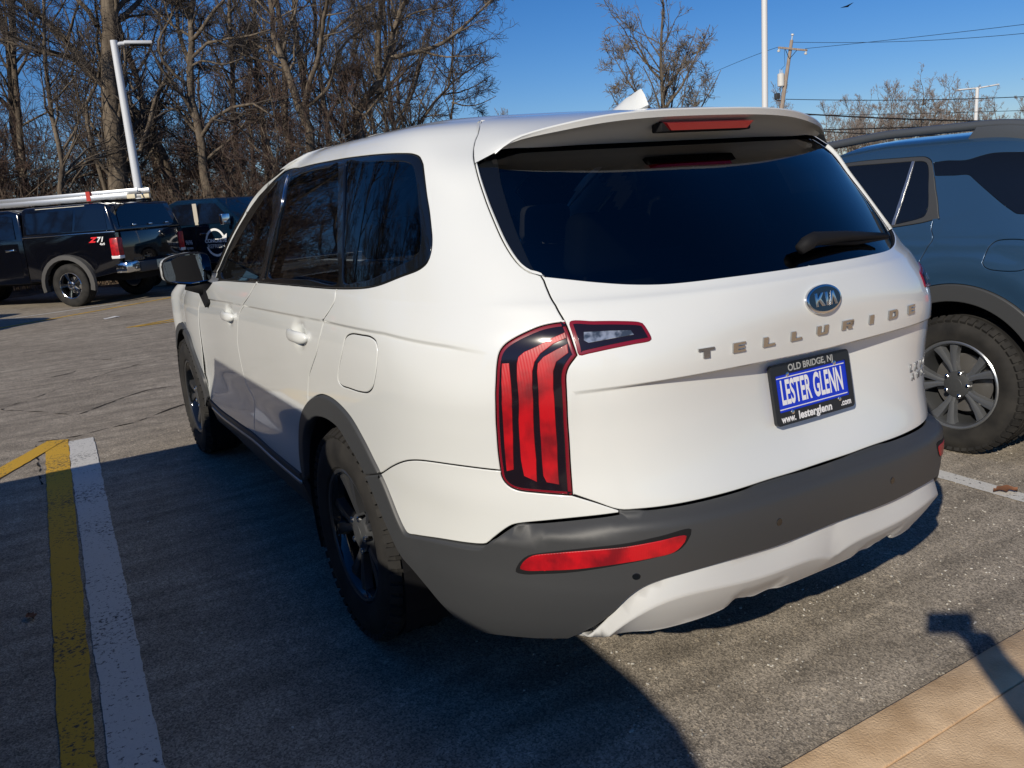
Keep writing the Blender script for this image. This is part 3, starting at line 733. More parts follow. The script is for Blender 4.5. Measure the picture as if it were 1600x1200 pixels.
        # bright moulding under the windows
        o1 = [(u, v+.004) for u, v in rev(dlo_bot)]
        # tail lamp on the body
        lamp_loop = chain(lamp_split, lamp_in, rev(lamp_out))
        tl = panel('tail_lamp', lamp_loop, M_REDD, car, NB, off=.001, thick=.03, rnd=.004, grid=.02, mirror=mi)
        C_ = np.mean(lamp_loop, 0)
        A_ = np.array(lamp_loop); B_ = np.roll(A_, -1, 0); Z_ = np.roll(A_, 1, 0); t_ = B_-Z_; t_ /= np.linalg.norm(t_, axis=1)[:, None]
        nrm_ = np.stack([t_[:, 1], -t_[:, 0]], 1); nrm_ *= np.sign(area2(lamp_loop))
        inner = [tuple(p) for p in A_-nrm_*.010]
        panel('lens', inner, M_SMOKE, tl, NB, off=.0042, thick=.003, rnd=.001, inset=0, grid=.02, mirror=mi)
        for bk in ('bar1', 'bar2', 'bar3'):
            panel('light_bar', chain(lin(TR[bk], .010)), M_RED, tl, NB, off=.0066, thick=.003, rnd=.0012, inset=0, grid=.012, mirror=mi)
        # bumper corner, painted
        l2 = spl([lamp_out[-1], TR['tg_bot'][1], TR['tg_bot'][2]])
        iS = q(lamp_out, seam[-1])
        bl = chain(seam, lamp_out[iS:], l2, rev(clad_top))
        panel('bumper_corner', bl, M_WHITE, car, NB, grid=.025, mirror=mi, dark_edge=True, inset=.002)
        # wheel arch moulding
        al = chain(arch_out, arch_in)
        panel('arch_moulding', al, M_CLAD, car, NB, off=.012, thick=.035, rnd=.006, grid=.03, mirror=mi)
    # --- rear bumper cladding, one piece across
    half = chain(rev(tg_bot[q(tg_bot, TR['tg_bot'][2]):]), rev(clad_top), rev(clad_bot), T_('skid_top'))   # from the centre out and back
    half = [(max(u, 0.0), v) for u, v in half]
    vt = smooth_vline(TR['tg_bot'][2:]+[p for p in TR['clad_top'] if p[0] < TR['clad_top'][12][0]+1e-4], 3)
    vb = smooth_vline(TR['bump_line'], 3)
    uc = TR['clad_top'][12][0]
    def clad_disp(u, v):
        au = np.abs(u); t = np.clip((vt(au)-v)/np.maximum(vt(au)-vb(au), .02), 0, 1)
        k = 1-np.clip((au-uc+.05)/.35, 0, 1)
        d = (-.004+.044*(t*(2-t)))*k+.012*(1-k)
        low = np.clip((z2v(.50)-v)/.16, 0, 1)
        return d-.010*low*k
    def sym(h):
        """closed loop from a half loop that starts and ends on the centre line"""
        h = [p for p in h if p[0] > 4e-3]
        return chain(h, rev(mir(h)))
    bumper = panel('bumper', sym(half), M_CLAD, car, NB, disp=clad_disp, thick=.03, rnd=.005, grid=.025)
    # --- silver skid
    st, sm_, sb = smooth_vline(TR['skid_top'], 5), smooth_vline(TR['skid_mid'], 4), smooth_vline(TR['skid_bot'], 4)
    def skid_disp(u, v):
        a, b, c = st(u), sm_(u), sb(u)
        up = np.clip((a-v)/np.maximum(a-b, .01), 0, 1); lowr = np.clip((b-v)/np.maximum(b-c, .01), 0, 1)
        f = np.clip((.86-np.abs(u))/.12, .25, 1)
        au = np.abs(u); rib = np.clip((au-.16)/.03, 0, 1)*np.clip((.36-au)/.03, 0, 1)      # recess either side of the middle
        return (.024+.026*up-.030*lowr-.008*rib*np.clip(lowr*2.2-.5, 0, 1))*f
    skid_half = chain(rev(T_('skid_top')), T_('skid_bot'))
    skid_half = [(max(u, 0.0), v) for u, v in skid_half]
    um_ = abs(TR['skid_mid'][0][0]); mid_ = [(u, float(sm_(u))) for u in np.arange(.02, um_, .015)]
    sl = sym(skid_half)
    panel('skid_plate', sl, M_SKID, car, NB, disp=skid_disp, thick=.03, rnd=.005, grid=.022, lines=sum([clip_line([(u, v+d) for u, v in l_], sl, .012) for l_ in (mid_, mir(mid_)) for d in (.006, 0, -.006)], []))
    # reflectors and parking sensors in the bumper
    rf = chain(spl(TR['reflector'], .012, True))
    for mi in (False, True):
        A_ = np.array(rf); c_ = A_.mean(0)
        r0 = panel('reflector', [tuple(c_+(p-c_)*np.array([1.07, 1.28])) for p in A_], M_BLACK, bumper, NB, disp=lambda u, v: clad_disp(u, v)+.0015, thick=.006, rnd=.0015, inset=0, grid=.02, mirror=mi)
        panel('lens', rf, M_RED, r0, NB, disp=lambda u, v: clad_disp(u, v)+.0035, thick=.006, rnd=.002, inset=0, grid=.012, mirror=mi)
        for k in ('sensor1', 'sensor2'):
            u0, v0 = TR[k][0]
            lp = [(u0+.0095*math.cos(a), v0+.0095*math.sin(a)) for a in np.linspace(0, 2*math.pi, 20, endpoint=False)]
            panel('parking_sensor', lp, M_GLOSSB, bumper, NB, disp=lambda u, v: clad_disp(u, v)+.0012, thick=.004, rnd=.001, inset=0, grid=.01, mirror=mi)
    # --- tailgate
    vu = smooth_vline(TR['ledge_up'], 3); vl_ = smooth_vline(TR['ledge_lo'], 3); vl = lambda u: np.minimum(vl_(u), vu(u)-.0005)
    vl2 = lambda u: vu(u)-.005          # foot of the step under the ledge
    umax = abs(TR['ledge_up'][0][0]); vbot = smooth_vline(TR['tg_bot'][2:], 2)
    def tg_disp(u, v):
        au = np.abs(u); a, b = vu(au), vl2(au); D = (1.25*np.clip(a-vl(au), 0, .06)+.0015)*np.clip((umax-au)/.03, 0, 1)
        t = np.clip((a-v)/np.maximum(a-b, .002), 0, 1)
        bot = vbot(au); f = np.clip((v-bot-.02)/np.maximum(b-bot-.02, .05), 0, 1)
        return -D*np.where(v >= b, t, f)
    i0 = q(tg_side, TR['tg_side'][11])
    l2full = T_('lamp2', ds=.01)
    half_tg = chain([(0.0, glass_bot[-1][1])], rev(glass_bot), tg_side[i0:], lamp_split, lamp_in, tg_bot, [(0.0, tg_bot[-1][1])])
    half_tg = [(max(u, 0.0), v) for u, v in half_tg]
    lu = [(u, float(vu(u))) for u in np.arange(.0, umax-.02, .015)]; ll = [(u, float(vl2(u))) for u in np.arange(.0, umax-.02, .015)]
    def off_(l, d): return [(u, v+d) for u, v in l]
    lines = [rev(mir(l[1:]))+l for l in (lu, ll, off_(lu, .004), off_(ll, -.005))]

    tg_loop = sym(half_tg)
    tailgate = panel('tailgate', tg_loop, M_WHITE, car, NB, disp=tg_disp, grid=.018, lines=lines, dark_edge=True, inset=.002)
    for mi in (False, True):
        l2 = chain(spl(TR['lamp2'], .01, True))
        tl = panel('tail_lamp', l2, M_REDD, tailgate, NB, off=.004, thick=.01, rnd=.003, inset=0, grid=.02, mirror=mi)
        A_ = np.array(l2); t_ = np.roll(A_, -1, 0)-np.roll(A_, 1, 0); t_ /= np.linalg.norm(t_, axis=1)[:, None]
        nrm_ = np.stack([t_[:, 1], -t_[:, 0]], 1)*np.sign(area2(l2))
        panel('lens', [tuple(p) for p in A_-nrm_*.0095], M_SMOKE, tl, NB, off=.0062, thick=.003, rnd=.001, inset=0, grid=.02, mirror=mi)
        panel('reversing_light', chain(lin(TR['reverse'], .01)), M_CLEAR, tl, NB, off=.0078, thick=.002, rnd=.0008, inset=0, grid=.015, mirror=mi)
    # rear window with its black side fins
    vg = z2v(1.628)
    fin_in = spl(TR['fin_in'])
    fin_side = tg_side[q(tg_side, TR['fin_top'][0]):i0+1]
    # right edge of the rear window and left edge meet the glass bottom
    gt = [(u, vg) for u in np.arange(fin_in[0][0], 0, -.03)]
    gb0 = q(glass_bot, fin_in[-1])
    half_g = chain([(0.0, vg)], rev(gt), fin_in, glass_bot[gb0:], [(0.0, glass_bot[-1][1])])
    panel('rear_window', sym([(max(u, 0.0), v) for u, v in half_g]), M_GLASSP, tailgate, NB, off=-.011, thick=.002, rnd=.0006, inset=-.003, grid=.05)
    for mi in (False, True):
        fs2 = [(u-.011, v) for u, v in fin_side]
        fl = chain(T_('fin_top')[::-1][:-2], fs2, glass_bot[:gb0+1], rev(fin_in))
        panel('side_fin', fl, M_GLOSSB, tailgate, NB, off=-.009, thick=.01, rnd=.002, inset=0, grid=.03, mirror=mi)
        panel('pillar_edge', chain(fin_side, rev(fs2)), M_WHITE, tailgate, NB, off=.0015, thick=.022, rnd=.004, inset=.0012, grid=.02, mirror=mi)
    # --- roof
    uw = dlo_top[0][0]+.024
    roof_l = [(u, vtop) for u in np.arange(.0, uw, .04)]+[(uw, vtop)]
    vmx = float(NB.v[-1])
    rl = chain(roof_l, [(uw, v) for v in np.arange(vtop+.03, vmx-.002, .05)], [(uw, vmx-.003)])
    for mi in (False, True):
        half_r = chain(rl, [(u, vmx-.003) for u in np.arange(uw, 0, -.04)], [(0.0, vmx-.003)])
        panel('roof', half_r, M_WHITE, car, NB, off=-.001, thick=.01, grid=.04, inset=.0 , rnd=.001, mirror=mi)
    # windscreen
    we = float(NB.u[-1])
    vws = z2v(1.66)
    v0 = z2v(1.215)
    for mi in (False, True):
        lp = chain([(u, v0) for u in np.arange(uw, we, .04)], [(we, v0), (we, vws)], [(u, vws) for u in np.arange(we, uw, -.04)], [(uw, vws), (uw, v0)])
        panel('windscreen', lp, M_GLASSF, car, NB, off=-.004, thick=.002, inset=-.002, rnd=.0005, grid=.06, mirror=mi)
        lp = chain([(u, vws) for u in np.arange(uw, we, .04)], [(we, vws), (we, vtop)], [(u, vtop) for u in np.arange(we, uw, -.04)], [(uw, vtop), (uw, vws)])
        panel('windscreen_header', lp, M_WHITE, car, NB, off=-.001, thick=.002, inset=0, rnd=.0005, grid=.05, mirror=mi)
    # --- spoiler: from the roof edge out to a lip and back under to the window
    n = 25; sgrid = np.linspace(0, 1, n)
    i1 = q(tg_side, TR['fin_top'][0]); ut = tg_side[0][0]
    auv = [(0.0, vtop+.035), (ut*.30, vtop+.035), (ut*.60, vtop+.035), (ut*.85, vtop+.020), (ut*.97, vtop-.015)]+[tg_side[int(k)] for k in np.linspace(0, i1, 4)]
    Apts = np.array([NB.pos(*p_)[0]+NB.frame(*p_)[1][0]*(.002 if k_ < 5 else .0) for k_, p_ in enumerate(auv)])
    Bpts = np.array([(0, -.727, 1.703), (-.263, -.718, 1.699), (-.39, -.697, 1.690), (-.50, -.665, 1.674), (-.57, -.636, 1.660), (-.625, -.607, 1.640), (-.662, -.585, 1.612)])
    def along(P, s): 
        d = np.linalg.norm(np.diff(P, axis=0), axis=1); t = np.concatenate([[0], np.cumsum(d)]); t /= t[-1]
        return natural_basis(t, s) @ P
    A_, B_ = along(Apts, sgrid), along(Bpts, sgrid)
    Cc = B_+np.array([0, .004, -.021])*(1-sgrid[:, None]**6)
    uD = [inv(NB, (x, NB.pos(0, vg)[0][1]+.1, 1.618)) for x in (0, -.2, -.4, -.55, -.63, -.655)]
    Dpts = np.array([NB.pos(u, v)[0]+NB.frame(u, v)[1][0]*.004 for u, v in uD]); Dpts[:, 2] = np.minimum(Dpts[:, 2], 1.622)
    D_ = along(Dpts, sgrid)
    rows = []
    for i in range(n):
        a, b, c_, d = A_[i], B_[i], Cc[i], D_[i]
        crown = np.array([0, 0, .010*(1-sgrid[i])])
        r = [a+(b-a)*t+crown*4*t*(1-t)*.5 for t in (0, .2, .4, .6, .8, .93)]
        r += [b, b+np.array([0, -.002, -.004]), (b+c_)/2+np.array([0, -.0015, 0]), c_+np.array([0, -.001, .003]), c_, c_*.8+d*.2+np.array([0, 0, .004]), c_*.45+d*.55+np.array([0, 0, .010]), d]
        rows.append(r)
    rows = np.array(rows); mm = rows.shape[1]
    full = np.concatenate([rows[::-1], rows[1:]*np.array([-1, 1, 1])]); nn_ = len(full)
    F = [(i*mm+k, i*mm+k+1, (i+1)*mm+k+1, (i+1)*mm+k) for i in range(nn_-1) for k in range(mm-1)]
    sp = mesh_obj('spoiler', full.reshape(-1, 3), F, M_WHITE, tailgate)
    bm = bmesh.new(); bm.from_mesh(sp.data); bmesh.ops.recalc_face_normals(bm, faces=bm.faces)
    if max(bm.faces, key=lambda f: f.calc_center_median().z).normal.z < 0: bmesh.ops.reverse_faces(bm, faces=bm.faces)
    bm.to_mesh(sp.data); bm.free()
    sp.data.shade_smooth(); sp.data.set_sharp_from_angle(angle=math.radians(42))
    # high brake lamp set in the underside
    V = [(-.172, -.722, 1.663), (.172, -.722, 1.663), (.150, -.716, 1.643), (-.150, -.716, 1.643)]
    bm = bmesh.new(); vs = [bm.verts.new(p) for p in V]; bk = [bm.verts.new((p[0]*1.0, p[1]+.05, p[2]+.012)) for p in V]
    bm.faces.new(vs)
    for i in range(4): bm.faces.new((vs[i], bk[i], bk[(i+1) % 4], vs[(i+1) % 4]))
    bmesh.ops.recalc_face_normals(bm, faces=bm.faces)
    bl = bm_obj('brake_lamp', bm, mat('brake_lamp_red', (.30, .004, .010), .2, coat=.6), sp)
    box('brake_lamp_housing', (-.178, -.706, 1.640), (.178, -.660, 1.668), M_BLACK, sp, bevel=.005)
    # --- wiper, folded along the lower right of the window
    p1, p2, p3 = [NB.frame(*TR['wiper_pivot'][i]) for i in range(3)]
    P = [p1[0][0]+p1[1][0]*.012, p2[0][0]+p2[1][0]*.030, p3[0][0]+p3[1][0]*.022]
    wp = [P[0], P[0]*.5+P[1]*.5+p1[1][0]*.006, P[1], P[1]*.6+P[2]*.4+p2[1][0]*.006, P[2]]
    V, F = tube_arrays(wp, [.016, .022, .020, .015, .007], 8)
    wo = mesh_obj('rear_wiper', V, F, M_BLACK, tailgate, smooth=True)
    bl0 = P[1]*.85+P[2]*.15
    V, F = tube_arrays([bl0-p2[1][0]*.010-np.array([0, 0, .006]), (bl0+P[2])/2-p2[1][0]*.012-np.array([0, 0, .008]), P[2]+np.array([.012, .004, -.008])], [.008, .009, .005], 6)
    mesh_obj('wiper_blade', V, F, M_BLACK, wo, smooth=True)
    # --- badge and lettering
    ub, vb_ = TR['badge'][0]; p, n = NB.frame(0, vb_); p, n = Vector(p[0]), Vector(n[0])
    mt = frame_mtx(p+n*.001, (1, 0, 0), Vector((0, 0, 1))-n*n.z)
    def ell(a, b, k=40): return [(a*math.cos(t), b*math.sin(t)) for t in np.linspace(0, 2*math.pi, k, endpoint=False)]
    def prism(name, pts, h0, h1, material, parent, mtx, bev=0.0):
        bm = bmesh.new(); a = [bm.verts.new((x, y, h0)) for x, y in pts]; b = [bm.verts.new((x, y, h1)) for x, y in pts]
        bm.faces.new(b); bm.faces.new(a[::-1])
        for i in range(len(pts)): bm.faces.new((a[i], a[(i+1) % len(pts)], b[(i+1) % len(pts)], b[i]))
        bmesh.ops.recalc_face_normals(bm, faces=bm.faces)
        if bev:
            es = [e for e in bm.edges if all(abs(v.co.z-h1) < 1e-6 for v in e.verts)]
            bmesh.ops.bevel(bm, geom=es, offset=bev, segments=2, profile=.5, affect='EDGES')
        bm.transform(mtx); return bm_obj(name, bm, material, parent, smooth=True, sharp=30)
    bd = prism('badge', ell(.068, .0395), -.004, .008, M_CHROME, tailgate, mt, .004)
    prism('badge_field', ell(.061, .033), .006, .0085, mat('badge_navy', (.006, .009, .016), .1, coat=1), bd, mt)
    K = [(-.040, -.018), (-.030, -.018), (-.030, -.006), (-.026, -.003), (-.015, -.018), (-.003, -.018), (-.018, .002), (-.005, .018), (-.016, .018), (-.030, .003), (-.030, .018), (-.040, .018)]
    I_ = [(.000, -.018), (.010, -.018), (.010, .018), (.000, .018)]
    Lm = [(.014, -.018), (.024, -.018), (.0295, .006), (.035, -.018), (.045, -.018), (.035, .018), (.024, .018)]
    for pts in (K, I_, Lm): prism('badge_letter', pts, .0085, .0105, M_CHROME, bd, mt, .001)
    bw = .022
    GL = {'T': [[(-.027, .008), (.027, .008), (.027, .0175), (-.027, .0175)], [(-.0105, -.0175), (.0105, -.0175), (.0105, .008), (-.0105, .008)]],
          'E': [[(-.023, -.0175), (-.005, -.0175), (-.005, .0175), (-.023, .0175)], [(-.005, .0095), (.023, .0095), (.023, .0175), (-.005, .0175)], [(-.005, -.0038), (.021, -.0038), (.021, .0038), (-.005, .0038)], [(-.005, -.0175), (.023, -.0175), (.023, -.0095), (-.005, -.0095)]],
          'L': [[(-.024, -.0175), (-.005, -.0175), (-.005, .0175), (-.024, .0175)], [(-.005, -.0175), (.024, -.0175), (.024, -.0085), (-.005, -.0085)]],
          'U': [[(-.026, -.010), (-.0075, -.0085), (-.0075, .0175), (-.026, .0175)], [(.0075, -.0085), (.026, -.010), (.026, .0175), (.0075, .0175)], [(-.026, -.010), (-.020, -.0175), (.020, -.0175), (.026, -.010), (.0075, -.0085), (-.0075, -.0085)]],
          'R': [[(-.026, -.0175), (-.008, -.0175), (-.008, .0175), (-.026, .0175)], [(-.008, .0095), (.016, .0095), (.026, .0175), (-.008, .0175)], [(.012, .0095), (.026, .001), (.026, .0175)], [(.010, -.003), (.026, -.001), (.026, .010), (.010, .010)], [(-.008, -.005), (.022, -.005), (.026, .002), (-.008, .002)], [(.004, -.0175), (.025, -.0175), (.018, -.005), (.000, -.005)]],
          'I': [[(-.0105, -.0175), (.0105, -.0175), (.0105, .0175), (-.0105, .0175)]],
          'D': [[(-.026, -.0175), (-.007, -.0175), (-.007, .0175), (-.026, .0175)], [(-.007, .0095), (.010, .0095), (.018, .0175), (-.007, .0175)], [(-.007, -.0175), (.018, -.0175), (.010, -.0095), (-.007, -.0095)], [(.010, -.0095), (.018, -.0175), (.0265, -.009), (.0265, .009), (.018, .0175), (.010, .0095)]]}
    us = [(-.5+k/8)*2 for k in range(9)]
    for ch, k in zip('TELLURIDE', range(9)):
        x = -.405+k*.1018
        uu, vv = inv(NB, (-abs(x), -1.11, 1.085)); uu = uu if x < 0 else -uu
        p, n = NB.frame(uu, vv); p, n = Vector(p[0]), Vector(n[0])
        xd = Vector((-n.y, n.x, 0)); xd = xd if xd.x > 0 else -xd
        mt = frame_mtx(p+n*.0005, xd, Vector((0, 0, 1))-n*n.z)
        bm = bmesh.new()
        for pts in GL[ch]:
            a = [bm.verts.new((X*.86, Y*.72, 0)) for X, Y in pts]; b = [bm.verts.new((X*.86, Y*.72, .0045)) for X, Y in pts]
            bm.faces.new(b)
            for i in range(len(pts)): bm.faces.new((a[i], a[(i+1) % len(pts)], b[(i+1) % len(pts)], b[i]))
        bmesh.ops.recalc_face_normals(bm, faces=bm.faces); bm.transform(mt)
        bm_obj('letter', bm, M_DCHR, tailgate)
    for txt, zz, sz in (('LX V6', .888, .036), ('AWD', .857, .029)):
        for i, ch in enumerate(txt.replace(' ', '')):
            x = {0: .462, 1: .497, 2: .540, 3: .578}[i] if sz > .03 else {0: .470, 1: .512, 2: .552}[i]
            uu, vv = inv(NB, (-x, -1.0, zz)); uu = -uu
            p, n = NB.frame(uu, vv, 4e-3); p, n = Vector(p[0]), Vector(n[0]); d_ = float(np.ravel(tg_disp(np.array([uu]), np.array([vv])))[0])
            xd = Vector((-n.y, n.x, 0)); xd = xd if xd.x > 0 else -xd
            text_mesh('letter', ch, sz, .0012, mat('badge_grey', (.26, .27, .28), .45, metal=.5), tailgate, frame_mtx(p+n*(d_+.0015), xd, Vector((0, 0, 1))-n*n.z), xs=1.05, offset=.0008)
    # --- number plate in its dealer frame
    uu, vv = inv(NB, (0, -1.1, .922)); p, n = NB.frame(0, vv); p, n = Vector(p[0]), Vector(n[0])
    pt = math.radians(10); n = Vector((0, -math.cos(pt), math.sin(pt)*-1)); n = Vector((0, -math.cos(pt), math.sin(pt)))
    o = Vector((0, -1.088, .922)); mt = frame_mtx(o, (1, 0, 0), (0, math.sin(pt), math.cos(pt)))
    M_PF = mat('plate_frame_black', (.016, .018, .021), .35); M_BLUE = mat('plate_blue', (.006, .035, .55), .35); M_TXT = mat('white_print', (.80, .80, .80), .5); M_GTXT = mat('grey_print', (.38, .39, .38), .5)
    def rr(w, h, r, k=6):
        out = []
        for cx, cy, a0 in ((w-r, h-r, 0), (-w+r, h-r, 90), (-w+r, -h+r, 180), (w-r, -h+r, 270)):
            out += [(cx+r*math.cos(math.radians(a0+90*i/k)), cy+r*math.sin(math.radians(a0+90*i/k))) for i in range(k+1)]
        return out
    pl = prism('number_plate', rr(.151, .075, .01), 0, .003, M_BLUE, tailgate, mt)
    # frame as four bars with a window
    bm = bmesh.new(); outer = rr(.158, .0825, .012); inn = rr(.1415, .0515, .002)
    inn = [(x, y+.002 if y > 0 else y+.004) for x, y in inn]
    vo = [[bm.verts.new((x, y, h)) for x, y in outer] for h in (-.004, .0065)]; vi = [[bm.verts.new((x, y, h)) for x, y in inn] for h in (.0065, .003)]
    k = len(outer)
    for i in range(k):
        j = (i+1) % k
        bm.faces.new((vo[1][i], vo[1][j], vi[0][j], vi[0][i])); bm.faces.new((vo[0][i], vo[0][j], vo[1][j], vo[1][i])); bm.faces.new((vi[0][i], vi[0][j], vi[1][j], vi[1][i]))
    bmesh.ops.recalc_face_normals(bm, faces=bm.faces); bm.transform(mt)
    fr = bm_obj('plate_frame', bm, M_PF, pl, smooth=True, sharp=30)
    mz = lambda x, y, z: mt @ Matrix.Translation((x, y, z))
    text_mesh('lettering', 'LESTER GLENN', .092, 0, M_TXT, pl, mz(-.001, .0008, .0036), xs=.405, offset=.0024)
    text_mesh('lettering', 'OLD BRIDGE, NJ', .0255, 0, M_GTXT, fr, mz(0, .067, .0071), xs=.98, offset=.0006)
    text_mesh('lettering', 'www.', .027, 0, M_TXT, fr, mz(-.112, -.0665, .0071), xs=.85, offset=.0009)
    text_mesh('lettering', 'lesterglenn', .030, 0, M_TXT, fr, mz(-.006, -.0655, .0071), xs=1.02, offset=.0010)
    text_mesh('lettering', '.com', .024, 0, M_TXT, fr, mz(.121, -.0645, .0071), xs=.9, offset=.0008)
    for yy in (.043, -.0415): prism('printed_line', [(-.136, yy), (.136, yy), (.136, yy+.0025), (-.136, yy+.0025)], .0032, .0036, M_TXT, pl, mt)
    for xx, yy in ((-.095, .052), (.095, .052), (-.095, -.052), (.095, -.052)):
        lathe('plate_screw', [(0, .006), (.003, .0055), (.004, .002), (.004, 0)], (0, 0, 0), M_CHROME, pl, seg=14, axis='z').data.transform(mz(xx, yy, .0035 if yy > 0 else .006))
    # --- roof aerial (shark fin)
    V = []; ny, nh = 14, 7
    for i in range(ny):
        t = i/(ny-1)
        for k in range(nh):
            a = math.pi*k/(nh-1); top = .072*min(1, (t*1.05)**.9)*(1 if t < .82 else max(.12, 1-((t-.82)/.18)**1.6)); 
            x = -math.cos(a)*.030*(1-.55*t)*(1-.7*math.sin(a))
            V.append((x, -.225-.195*t*(1) - (.022*math.sin(a)*t if t > .6 else 0), 1.752-.004+top*math.sin(a)**1.0))
    F = [(i*nh+k, i*nh+k+1, (i+1)*nh+k+1, (i+1)*nh+k) for i in range(ny-1) for k in range(nh-1)]+[tuple((ny-1)*nh+k for k in range(nh))]
    ae = mesh_obj('roof_aerial', V, F, M_WHITE, car)
    bm = bmesh.new(); bm.from_mesh(ae.data); bmesh.ops.recalc_face_normals(bm, faces=bm.faces); bm.to_mesh(ae.data); bm.free()
    ae.data.shade_smooth(); ae.data.set_sharp_from_angle(angle=math.radians(40)); ae.location = (0, .0, -.012)
    # --- sills
    for mi in (False, True):
        sill_lo = [(u, z2v(.30)) for u in np.arange(door_bot[-1][0], door_bot[0][0], .05)]+[(door_bot[0][0], z2v(.30))]
        panel('sill', chain(door_bot, sill_lo), M_CLAD, car, NB, off=.006, thick=.02, grid=.05, mirror=mi)
        st_ = [(u, v-.030) for u, v in rev(door_bot) if u < door_bot[0][0]-.05]
        panel('sill_strip', chain(st_, [(u, v-.014) for u, v in rev(st_)]), M_SATIN, car, NB, off=.012, thick=.006, grid=.05, inset=0, mirror=mi)
    # --- front wing, bonnet and front end
    fdg = [NB.pos(u, v)[0] for u, v in dg_f]
    fo = spl(TR['farch_out']); fi = spl(TR['farch_in'])
    back = [inv(NA, (p[0], p[1]+.004, p[2])) for p in fdg[::4]+[fdg[-1]]]
    for mi in (False, True):
        # arch on the front net mirrored in x by hand
        vtopA = float(NA.v[7])
        lp = chain(spl(back), rev(fo), [(fo[0][0]+.04, fo[0][1]-.02), (float(NA.u[6]), fo[0][1]), (float(NA.u[6]), vtopA)], [(u, vtopA) for u in np.arange(float(NA.u[6]), back[0][0]-.1, -.05)], [(back[0][0]-.1, vtopA), (back[0][0]-.02, vtopA-.03)])
        f_ = panel('front_wing', lp, M_WHITE, car, NA, grid=.03, off=-.007, dark_edge=True)
        a_ = panel('arch_moulding', chain(fo, rev(fi)), M_CLAD, car, NA, off=.012, thick=.035, rnd=.005, grid=.03)
        hd = chain([(u, vtopA) for u in np.arange(back[0][0]-.1, float(NA.u[-1]), .05)], [(float(NA.u[-1]), vtopA), (float(NA.u[-1]), float(NA.v[-1])-.002)], [(back[0][0]-.1, float(NA.v[-1])-.002)])
        h_ = panel('bonnet', hd, M_WHITE, car, NA, grid=.06, off=.001)
        nb_ = chain([(float(NA.u[6]), fo[0][1]), (float(NA.u[6]), .02), (float(NA.u[-1]), .02), (float(NA.u[-1]), vtopA), (float(NA.u[6]), vtopA)])
        b_ = panel('front_bumper', [p for seg in [nb_] for p in seg], M_CLAD, car, NA, grid=.05)
        if mi:
            for o_ in (f_, a_, h_, b_):
                me = o_.data; nrm = [Vector(v.vector) for v in me.corner_normals]
                me.transform(Matrix.Diagonal((-1, 1, 1, 1))); me.flip_normals()
    # --- door mirrors
    for s in (-1, 1):
        c0 = Vector((s*1.050, 2.06, 1.240))
        bm = bmesh.new(); bmesh.ops.create_icosphere(bm, subdivisions=4, radius=1)
        for v in bm.verts:
            x, y, z = v.co
            k = lambda a, e: math.copysign(abs(a)**e, a)
            v.co = Vector((k(x, .5)*.125, (k(y, .8)*.075 if y > 0 else max(k(y, .5)*.06, -.045)), k(z, .5)*.085))
            if v.co.x*s > 0: v.co.z -= .0; v.co.y += .02*abs(v.co.x)/.125; v.co.z *= 1-.22*max(0, v.co.x*s/.125)
        cap = [f for f in bm.faces if f.calc_center_median().z > -.045 and f.calc_center_median().y > -.012]
        bm.faces.ensure_lookup_table()
        bm2 = bm.copy()
        bmesh.ops.delete(bm, geom=[f for f in bm.faces if f not in set(cap)], context='FACES')
        me_cap = bm_obj('door_mirror', bm, M_WHITE, car, smooth=True); me_cap.location = c0
        for v in bm2.verts: v.co *= .985
        hous = bm_obj('mirror_housing', bm2, M_BLACK, me_cap, smooth=True)
        g = []
        for t in np.linspace(0, 2*math.pi, 36, endpoint=False):
            cx, sx = math.cos(t), math.sin(t); k = lambda a, e: math.copysign(abs(a)**e, a)
            X = k(cx, .45)*.116; Z = k(sx, .45)*.076
            Z *= 1-.22*max(0, X*s/.116)
            g.append((X, -.0465+.02*abs(X)/.125*(X*s > 0), Z))
        mesh_obj('mirror_glass', g, [tuple(range(len(g)))], mat('mirror_silver', (.28, .36, .42), .02, metal=1.0), me_cap)
        V, F = tube_arrays([Vector((0, .02, -.07)), Vector((-s*.06, .0, -.10)), Vector((-s*.135, -.03, -.135))], [.045, .04, .035], 10)
        mesh_obj('mirror_foot', V, F, M_BLACK, me_cap, smooth=True)
        # triangular foot plate on the door
        p = [(s*(.988), 2.02, 1.135), (s*.992, 2.15, 1.10), (s*.992, 2.03, 1.03), (s*.992, 1.96, 1.06)]
        bm = bmesh.new(); a = [bm.verts.new(q_) for q_ in p]; b = [bm.verts.new((q_[0]-s*.04, q_[1], q_[2])) for q_ in p]
        bm.faces.new(a); bm.faces.new(b[::-1])
        for i in range(4): bm.faces.new((a[i], a[(i+1) % 4], b[(i+1) % 4], b[i]))
        bmesh.ops.recalc_face_normals(bm, faces=bm.faces); pz = bm_obj('mirror_mount', bm, M_BLACK, car)
    # --- inner shell, floor, wheel wells, seats
    V = []; nu, nv = 120, 60
    us = np.linspace(-float(NB.u[-1])*.98, float(NB.u[-1])*.98, nu*2); vs = np.linspace(.02, z2v(1.725), nv)
    U, VV = np.meshgrid(us, vs); P, N = NB.frame(U.ravel(), VV.ravel()); P = P-N*.055
    gl = [chain(g1), chain(g2), chain(g3), [(max(u, 0), v) for u, v in half_g]]
    wsq = [(uw, v0), (we+.1, v0), (we+.1, vws), (uw, vws)]
    F = []; W2 = nu*2
